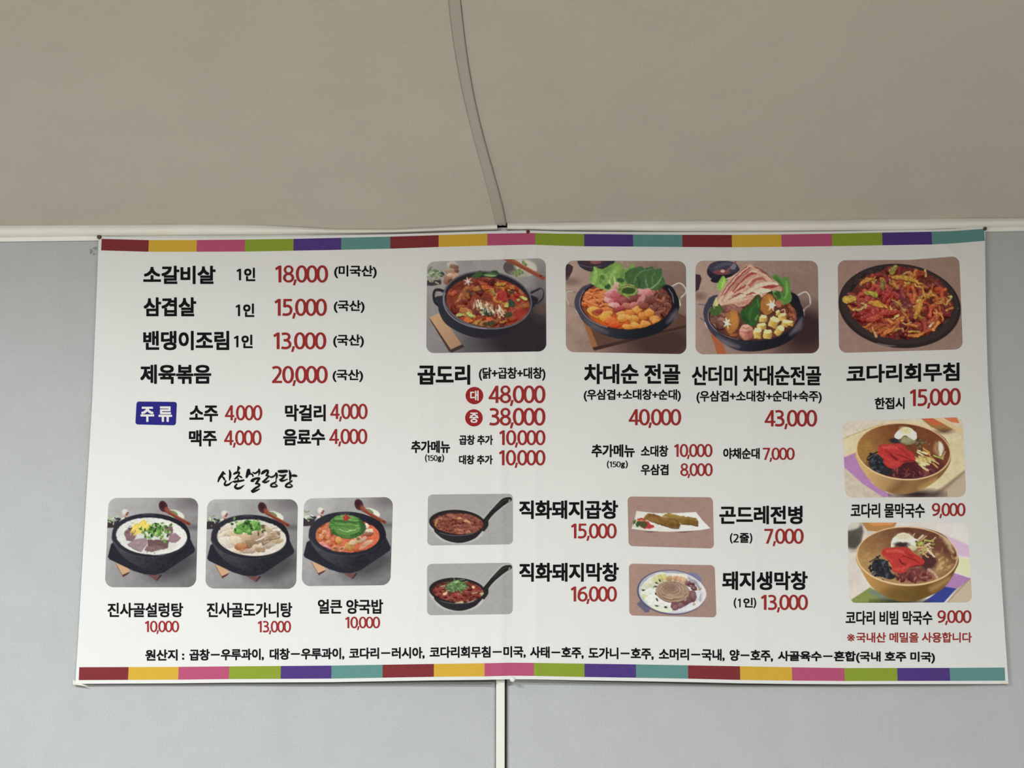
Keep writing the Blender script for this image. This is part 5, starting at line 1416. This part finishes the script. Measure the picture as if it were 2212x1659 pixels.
# ---- two pans of grilled pork intestine ---------------------------------------------
def pan(p, dy, pal):
    p.fill(grad((200, 300), (166, 164, 162), (2000, 1200), (164, 163, 162))); p.tex(3, 60)
    # pale halo of the cut-out, then the black pan
    q = lambda L: [(x, y + dy) for x, y in L]
    h = q([(1440, 760), (1560, 610), (1660, 500), (1880, 300), (2010, 250)])
    p.line(h, [150, 130, 150, 190, 150], (198, 197, 196), f=30, al=0.8); p.ell(830, 815 + dy, 665, 335, (196, 195, 194), ang=2, f=30, al=0.8); p.ell(850, 970 + dy, 560, 290, (196, 195, 196), f=30, al=0.8)
    p.poly(q([(290, 950), (400, 1080), (560, 1180), (800, 1240), (1000, 1225), (1200, 1150), (1310, 1060), (1400, 930), (1300, 800), (400, 800)]), grad((400, 1050), (46, 44, 48), (1200, 1100), (38, 36, 42)), sm=True)
    p.line(h, [110, 100, 110, 150, 110], (36, 36, 38)); p.line(q([(1660, 470), (1860, 290), (1960, 250)]), 14, (84, 84, 84), f=20, al=0.7); p.ell(2005, 290 + dy, 24, 46, (130, 130, 124), ang=25)
    p.line(q([(1420, 950), (1480, 840), (1500, 700)]), [60, 90, 60], (40, 40, 40))
    p.ell(815, 780 + dy, 638, 292, (34, 32, 36), ang=3); p.ell(820, 785 + dy, 600, 262, (46, 38, 40), ang=3, f=30)
    p.line([(820 + 610 * math.cos(a), 790 + dy + 285 * math.sin(a)) for a in np.linspace(0.7, 2.3, 14)], [4] + [14] * 12 + [4], (134, 130, 130), al=0.7)
    p.clip_ell(840, 800 + dy, 570, 240, 3)
    p.fill((86, 46, 40))
    p.bits(150, (840, 815 + dy, 550, 230), pal, (70, 200), (30, 62), (-25, 40), 34, -46, 0.35)
    p.clip = None


K = 2212 / 210
p = Print(910, 1055, K, 2212, 1422, 41)
pan(p, 0, [(134, 80, 64), (120, 66, 54), (150, 94, 76), (106, 58, 50), (128, 70, 60)])
p.poly([(300, 850), (330, 720), (380, 690), (370, 760), (330, 860)], (176, 136, 86)); p.poly([(800, 690), (830, 650), (930, 665), (920, 705)], (206, 156, 108)); p.poly([(960, 745), (1010, 715), (1110, 750), (1120, 790), (1000, 770)], (204, 152, 110), sm=True)
p.ell(560, 850, 100, 60, (112, 60, 56), al=0.6, f=50); p.poly([(770, 1000), (790, 905), (830, 910), (815, 1000)], (160, 92, 72))
p.clip_ell(840, 800, 570, 240, 3); p.rough(9, 60, 0.10)
p.panel('photo of browned pork intestine in a black frying pan', (924.5, 1068.3), (1108, 1066.6), (922.9, 1178.3), (1108, 1175.8), 10, 0.93)

p = Print(910, 1205, K, 2212, 1422, 42)
pan(p, -35, [(122, 58, 50), (104, 46, 42), (136, 72, 58), (92, 40, 40), (126, 52, 48)])
p.ell(540, 815, 66, 34, (222, 178, 138), ang=-25); p.ell(1190, 665, 48, 30, (222, 184, 148)); p.ell(490, 755, 30, 20, (150, 96, 66)); p.line([(1160, 810), (1260, 790)], 30, (176, 146, 104)); p.poly([(1340, 800), (1400, 780), (1430, 810), (1360, 880)], (178, 166, 128)); p.line([(780, 1025), (940, 1010)], [20, 44], (186, 176, 128)); p.line([(1060, 1020), (1180, 985)], 26, (150, 140, 134)); p.ell(760, 850, 60, 40, (150, 58, 54), f=40)
p.poly([(540, 680), (640, 590), (740, 510), (880, 520), (1010, 590), (1020, 660), (960, 740), (800, 740), (700, 790), (600, 740)], (74, 104, 62), sm=True)
for _ in range(90):
    x, y = 790 + p.r.gauss(0, 105), 635 + p.r.gauss(0, 55)
    a = math.atan2(y - 600, (x - 790)) + p.r.uniform(-0.6, 0.6)
    p.line([(x, y), (x + math.cos(a) * 90, y + math.sin(a) * 55)], p.r.uniform(10, 22), p.r.choice([(120, 152, 102), (88, 122, 74), (150, 180, 134), (58, 88, 52), (104, 136, 84)]), al=0.9)
p.ell(780, 545, 70, 22, (160, 190, 144), f=24, al=0.8)
p.clip_ell(840, 765, 570, 245, 3); p.rough(9, 60, 0.10)
p.panel('photo of red pork intestine with green shoots in a black frying pan', (922.5, 1218.3), (1107.5, 1215.6), (922.5, 1328.9), (1107.5, 1326.4), 10, 0.94)

# ---- buckwheat rolls on a white plate --------------------------------------------------
p = Print(1345, 1060, K, 2212, 1422, 43)
p.fill((160, 132, 124)); p.tex(3, 60)
p.line([(480, 925), (640, 935), (800, 925)], [6, 34, 6], (110, 84, 80), f=20); p.line([(1180, 935), (1400, 935), (1700, 905)], [6, 36, 6], (106, 80, 76), f=20)
p.poly([(312, 460), (700, 505), (1100, 515), (1670, 485), (1820, 680), (1990, 850), (1700, 900), (1100, 925), (600, 905), (205, 855), (270, 660)], grad((300, 500), (214, 214, 208), (1600, 900), (230, 230, 226)))
p.line([(215, 860), (600, 905), (1100, 925), (1700, 895), (1985, 850)], 16, (240, 236, 232), al=0.8); p.line([(700, 860), (1100, 890), (1600, 870)], 40, (206, 210, 206), f=50, al=0.6)
p.poly([(890, 580), (1030, 505), (1300, 570), (1650, 620), (1720, 680), (1720, 810), (1330, 750), (1240, 660)], grad((1100, 520), (150, 124, 66), (1500, 800), (118, 90, 44)), sm=False, f=16); p.line([(1330, 755), (1520, 775), (1710, 805)], 22, (74, 52, 28), al=0.8); p.line([(1100, 560), (1400, 620), (1680, 660)], 40, (164, 134, 74), f=50, al=0.6)
p.poly([(460, 640), (570, 515), (700, 530), (880, 590), (1240, 650), (1330, 760), (1280, 860), (1130, 840), (800, 750), (580, 680)], grad((700, 540), (136, 104, 58), (1100, 850), (112, 80, 42)), f=16); p.line([(590, 690), (860, 770), (1130, 850), (1280, 862)], [10, 26, 26, 10], (70, 46, 26), al=0.8); p.line([(620, 560), (720, 570), (800, 600)], 60, (112, 76, 44), f=40, al=0.7); p.line([(900, 620), (1100, 680), (1220, 720)], 50, (146, 116, 62), f=50, al=0.6)
p.clip_poly([(460, 640), (570, 515), (880, 585), (1030, 505), (1650, 620), (1720, 810), (1330, 755), (1280, 860), (800, 750)]); p.tex(9, 60, (1, 0.9, 0.6)); p.clip = None
p.line([(1290, 740), (1330, 760), (1300, 850)], 20, (190, 176, 130), al=0.7)
p.poly([(220, 690), (300, 650), (290, 740), (250, 780)], (70, 96, 52)); p.ell(420, 690, 110, 70, (176, 78, 66)); p.poly([(540, 690), (600, 720), (640, 770), (710, 790), (690, 850), (480, 860), (520, 780)], (176, 62, 66), sm=True); p.ell(340, 690, 40, 26, (206, 150, 118)); p.ell(460, 690, 60, 34, (196, 124, 88), ang=30)
p.ell(470, 770, 90, 80, (78, 78, 46)); p.ell(350, 760, 50, 70, (58, 80, 44), ang=20); p.line([(340, 640), (430, 640), (500, 660)], 22, (150, 60, 50)); p.line([(250, 800), (320, 830), (420, 850)], 20, (190, 186, 170), al=0.7); p.line([(440, 870), (600, 880), (690, 860)], 14, (236, 196, 192), al=0.8)
p.clip_poly([(200, 640), (600, 490), (1000, 480), (1740, 620), (1740, 830), (1330, 880), (700, 880), (300, 860)]); p.rough(8, 60, 0.04)
p.panel('photo of rolled buckwheat pancakes on a white plate', (1355.6, 1072.5), (1539.8, 1074.4), (1357.9, 1179.4), (1542.2, 1184.9), 9, 0.85)

# ---- raw intestine coil on a round plate ---------------------------------------------
p = Print(1345, 1205, K, 2212, 1422, 44)
p.fill(grad((200, 200), (164, 134, 124), (2000, 1300), (156, 130, 122))); p.tex(3, 60)
p.poly([(315, 1050), (420, 960), (640, 1120), (600, 1230), (520, 1245)], (98, 96, 118)); p.poly([(1500, 330), (1640, 340), (1780, 430), (1800, 560), (1560, 400)], (122, 122, 156))
p.ell(1110, 785, 785, 510, (88, 84, 112), ang=5); p.ell(1125, 780, 760, 485, (196, 198, 206), ang=5); p.ell(1125, 775, 715, 452, (216, 218, 220), ang=5); p.line([(1760, 560), (1860, 740), (1860, 900), (1700, 1100), (1450, 1200)], [30, 60, 60, 50, 20], (226, 220, 222), al=0.9)
p.line([(420, 640), (520, 500), (720, 370)], [20, 40, 20], (150, 154, 176), f=24, al=0.8); p.line([(1500, 460), (1650, 560), (1760, 690)], [40, 70, 40], (130, 130, 142), f=40, al=0.8); p.line([(900, 310), (1150, 330), (1380, 350)], [30, 40, 20], (128, 128, 146), f=24, al=0.7); p.line([(1770, 820), (1760, 960)], 70, (142, 144, 160), f=50, al=0.7)
p.poly([(1000, 390), (1050, 370), (1420, 370), (1430, 450), (1300, 430), (1100, 420)], (222, 220, 208), f=16)
for x, y, rx, ry, a, c in ((700, 500, 60, 80, -30, (206, 208, 172)), (790, 480, 60, 110, -25, (208, 206, 160)), (880, 450, 50, 100, -30, (196, 188, 124)), (950, 430, 56, 90, -30, (206, 200, 140)), (600, 620, 140, 56, 10, (206, 208, 186)), (560, 690, 140, 50, 0, (204, 208, 188)), (660, 580, 90, 50, 20, (212, 212, 190)), (520, 810, 100, 70, 0, (222, 224, 208)), (500, 880, 80, 50, 10, (206, 208, 170)), (640, 780, 110, 90, 0, (226, 228, 222)),
                           (600, 940, 100, 90, 0, (222, 224, 214)), (720, 900, 110, 80, 0, (228, 230, 226)), (700, 1020, 130, 80, 10, (228, 230, 224)), (850, 950, 80, 70, 0, (226, 228, 222)), (840, 1060, 120, 70, 10, (224, 226, 220)), (990, 1090, 110, 70, 0, (224, 226, 218)), (900, 1010, 60, 50, 0, (230, 232, 226))):
    p.lump(x, y, rx, ry, c, a, 12, -34, 0.14)
p.poly([(620, 1100), (800, 1120), (1100, 1130), (1130, 1230), (900, 1230), (720, 1170)], (214, 222, 200), sm=True)
for x, y, a in ((470, 730, 0), (740, 660, -10), (770, 580, 30), (760, 820, 40), (780, 960, 60), (770, 1090, 10), (980, 1125, 0), (850, 520, 60)):
    p.ell(x, y, 40, 17, (58, 50, 46), ang=a)
for x, y, c in ((1060, 460, (186, 152, 112)), (1200, 460, (196, 148, 118)), (1310, 480, (200, 160, 128)), (1400, 510, (204, 168, 136))):
    p.lump(x, y, 70, 58, c, 0, 34, -60, 0.1)
for x, y, rx, ry in ((1480, 570, 80, 56), (1560, 610, 90, 60), (1620, 690, 80, 56), (1590, 820, 90, 70), (1560, 920, 110, 90), (1620, 880, 60, 90), (1400, 1040, 120, 80), (1200, 1070, 110, 80), (1200, 1140, 90, 60), (1330, 1090, 90, 60), (1480, 1000, 90, 60)):
    p.lump(x, y, rx, ry, p.r.choice([(112, 72, 76), (98, 58, 62), (92, 54, 56), (124, 88, 94)]), p.r.uniform(-30, 30), 40, -34, 0.14)
p.ell(1550, 635, 24, 12, (190, 160, 164)); p.ell(1620, 690, 20, 12, (170, 140, 150))
for pts, c in (([(1700, 690), (1800, 700), (1760, 880), (1700, 1020), (1670, 1000), (1690, 800)], (206, 208, 212)), ([(1720, 680), (1800, 690), (1770, 740), (1730, 740)], (168, 140, 106)), ([(1470, 1060), (1600, 1020), (1660, 1060), (1560, 1110), (1400, 1180), (1200, 1220)], (212, 214, 220)), ([(1580, 1050), (1640, 1015), (1660, 1060), (1600, 1090)], (176, 152, 116))):
    p.poly(pts, c)
p.ell(1140, 770, 390, 248, (104, 78, 64), ang=4); p.ell(1140, 762, 384, 240, (168, 142, 122), ang=4)
p.clip_ell(1140, 762, 384, 240, 4)
p.tex(10, 70)
for i in range(5):
    k = 0.92 - i * 0.185
    pts = [(1130 + (384 * k - 10 * t) * math.cos(t), 745 - i * 8 + (240 * k - 7 * t) * math.sin(t)) for t in np.linspace(0.3 + i, 6.4 + i, 26)]
    p.line(pts, 20, (112, 86, 74), al=0.75); p.line([(x, y - 16) for x, y in pts], 9, (196, 172, 150), al=0.6)
p.ell(1080, 700, 150, 100, (122, 96, 86), f=80, al=0.55); p.line([(950, 880), (1100, 910), (1300, 880)], [10, 30, 10], (196, 170, 140), al=0.7); p.line([(940, 930), (1100, 950), (1320, 920)], [8, 20, 8], (110, 78, 56), al=0.8)
p.clip = None
p.clip_ell(1125, 775, 700, 450, 5); p.rough(10, 60, 0.04)
p.panel('photo of a raw intestine coil with vegetables on a round patterned plate', (1358.5, 1217.5), (1543.7, 1221), (1359.4, 1329.3), (1547.6, 1333.7), 9, 0.86)

# ------------------------------------------------------------------ pins and tape
def lathe(name, base, axis_prof, m, parent=None):
    n = 20
    v = []
    for d, r in axis_prof:
        v += [(base[0] + r * math.cos(2 * math.pi * k / n), base[1] - d, base[2] + r * math.sin(2 * math.pi * k / n)) for k in range(n)]
    f = [(i * n + k, i * n + (k + 1) % n, (i + 1) * n + (k + 1) % n, (i + 1) * n + k) for i in range(len(axis_prof) - 1) for k in range(n)]
    f += [tuple(range(n))[::-1], tuple((len(axis_prof) - 1) * n + k for k in range(n))]
    return mk(name, v, f, m, parent, True)


def pin(px, py, m, r, label, lift=0.0):
    p = on_banner(np.array([px]), np.array([py]))[0]
    e = empty('push_pin', (p[0], p[1], p[2]))
    tag(e, label, 'push pin', 'pins holding the banner')
    lathe('needle', (p[0], p[1] + 0.012, p[2]), [(0, 0.0004), (0.003, 0.0008), (0.0125, 0.0008)], M_RAIL, e)
    lathe('pin_head', (p[0], p[1] - 0.0002, p[2]), [(0, r * 0.8), (0.0008, r), (0.003, r), (0.0055, r * 0.8), (0.0068, r * 0.4)], m, e)


pin(214.8, 512.2, M_PIN_BROWN, 0.0078, 'brown round push pin at the banner corner beside the maroon block')
pin(1140.5, 500.8, M_PIN_RED, 0.0062, 'dark red push pin above the pink block beside the roof seam')
pin(2127.5, 494.5, M_PIN_BROWN, 0.0062, 'brown push pin at the banner corner above the teal block')
pin(1107, 1467.5, M_PIN_WHITE, 0.0085, 'white round push pin under the banner foot beside the joint strip')


def tape(corners, label, lift):
    v, f = rquad(corners, 1.0, 4, 6, 3)
    p = on_banner(v[:, 0], v[:, 1], lift)
    q = p + [0, 0.0008, 0]
    n = len(p)
    nx = 6
    nr = n // nx
    edge = list(range(nx)) + [r * nx + nx - 1 for r in range(1, nr)] + [(nr - 1) * nx + c for c in range(nx - 2, -1, -1)] + [r * nx for r in range(nr - 2, 0, -1)]
    f = f + [(edge[i], n + edge[i], n + edge[(i + 1) % len(edge)], edge[(i + 1) % len(edge)]) for i in range(len(edge))]
    tag(mk('tape_piece', np.concatenate([p, q]), f, M_TAPE), label, 'tape')


tape(((158, 1468.5), (166, 1473.5), (157, 1478.5), (191, 1482.8)), 'cream tape scrap under the banner corner beneath the lower maroon block', -0.0012)
tape(((2160, 1473.6), (2175.5, 1472.2), (2158, 1477.4), (2177.4, 1477.2)), 'cream tape scrap on the banner corner beneath the lower teal block', 0.0008)

# grubby marks on the wall beside the pinned corner
for px_, py_, rx, ry in ((205.5, 536.5, 5.0, 3.0), (197.0, 543.0, 3.4, 5.0), (203.0, 549.0, 2.4, 2.4)):
    an = np.linspace(0, 2 * math.pi, 17)[:-1]
    k = 1 + 0.25 * np.sin(an * 3 + px_) + 0.15 * np.sin(an * 5)
    v = on_y(np.append(px_ + rx * k * np.cos(an), px_), np.append(py_ + ry * k * np.sin(an), py_), -0.0004)
    mk('smudge', v, [(i, (i + 1) % 16, 16) for i in range(16)], M_SMUDGE, wall)
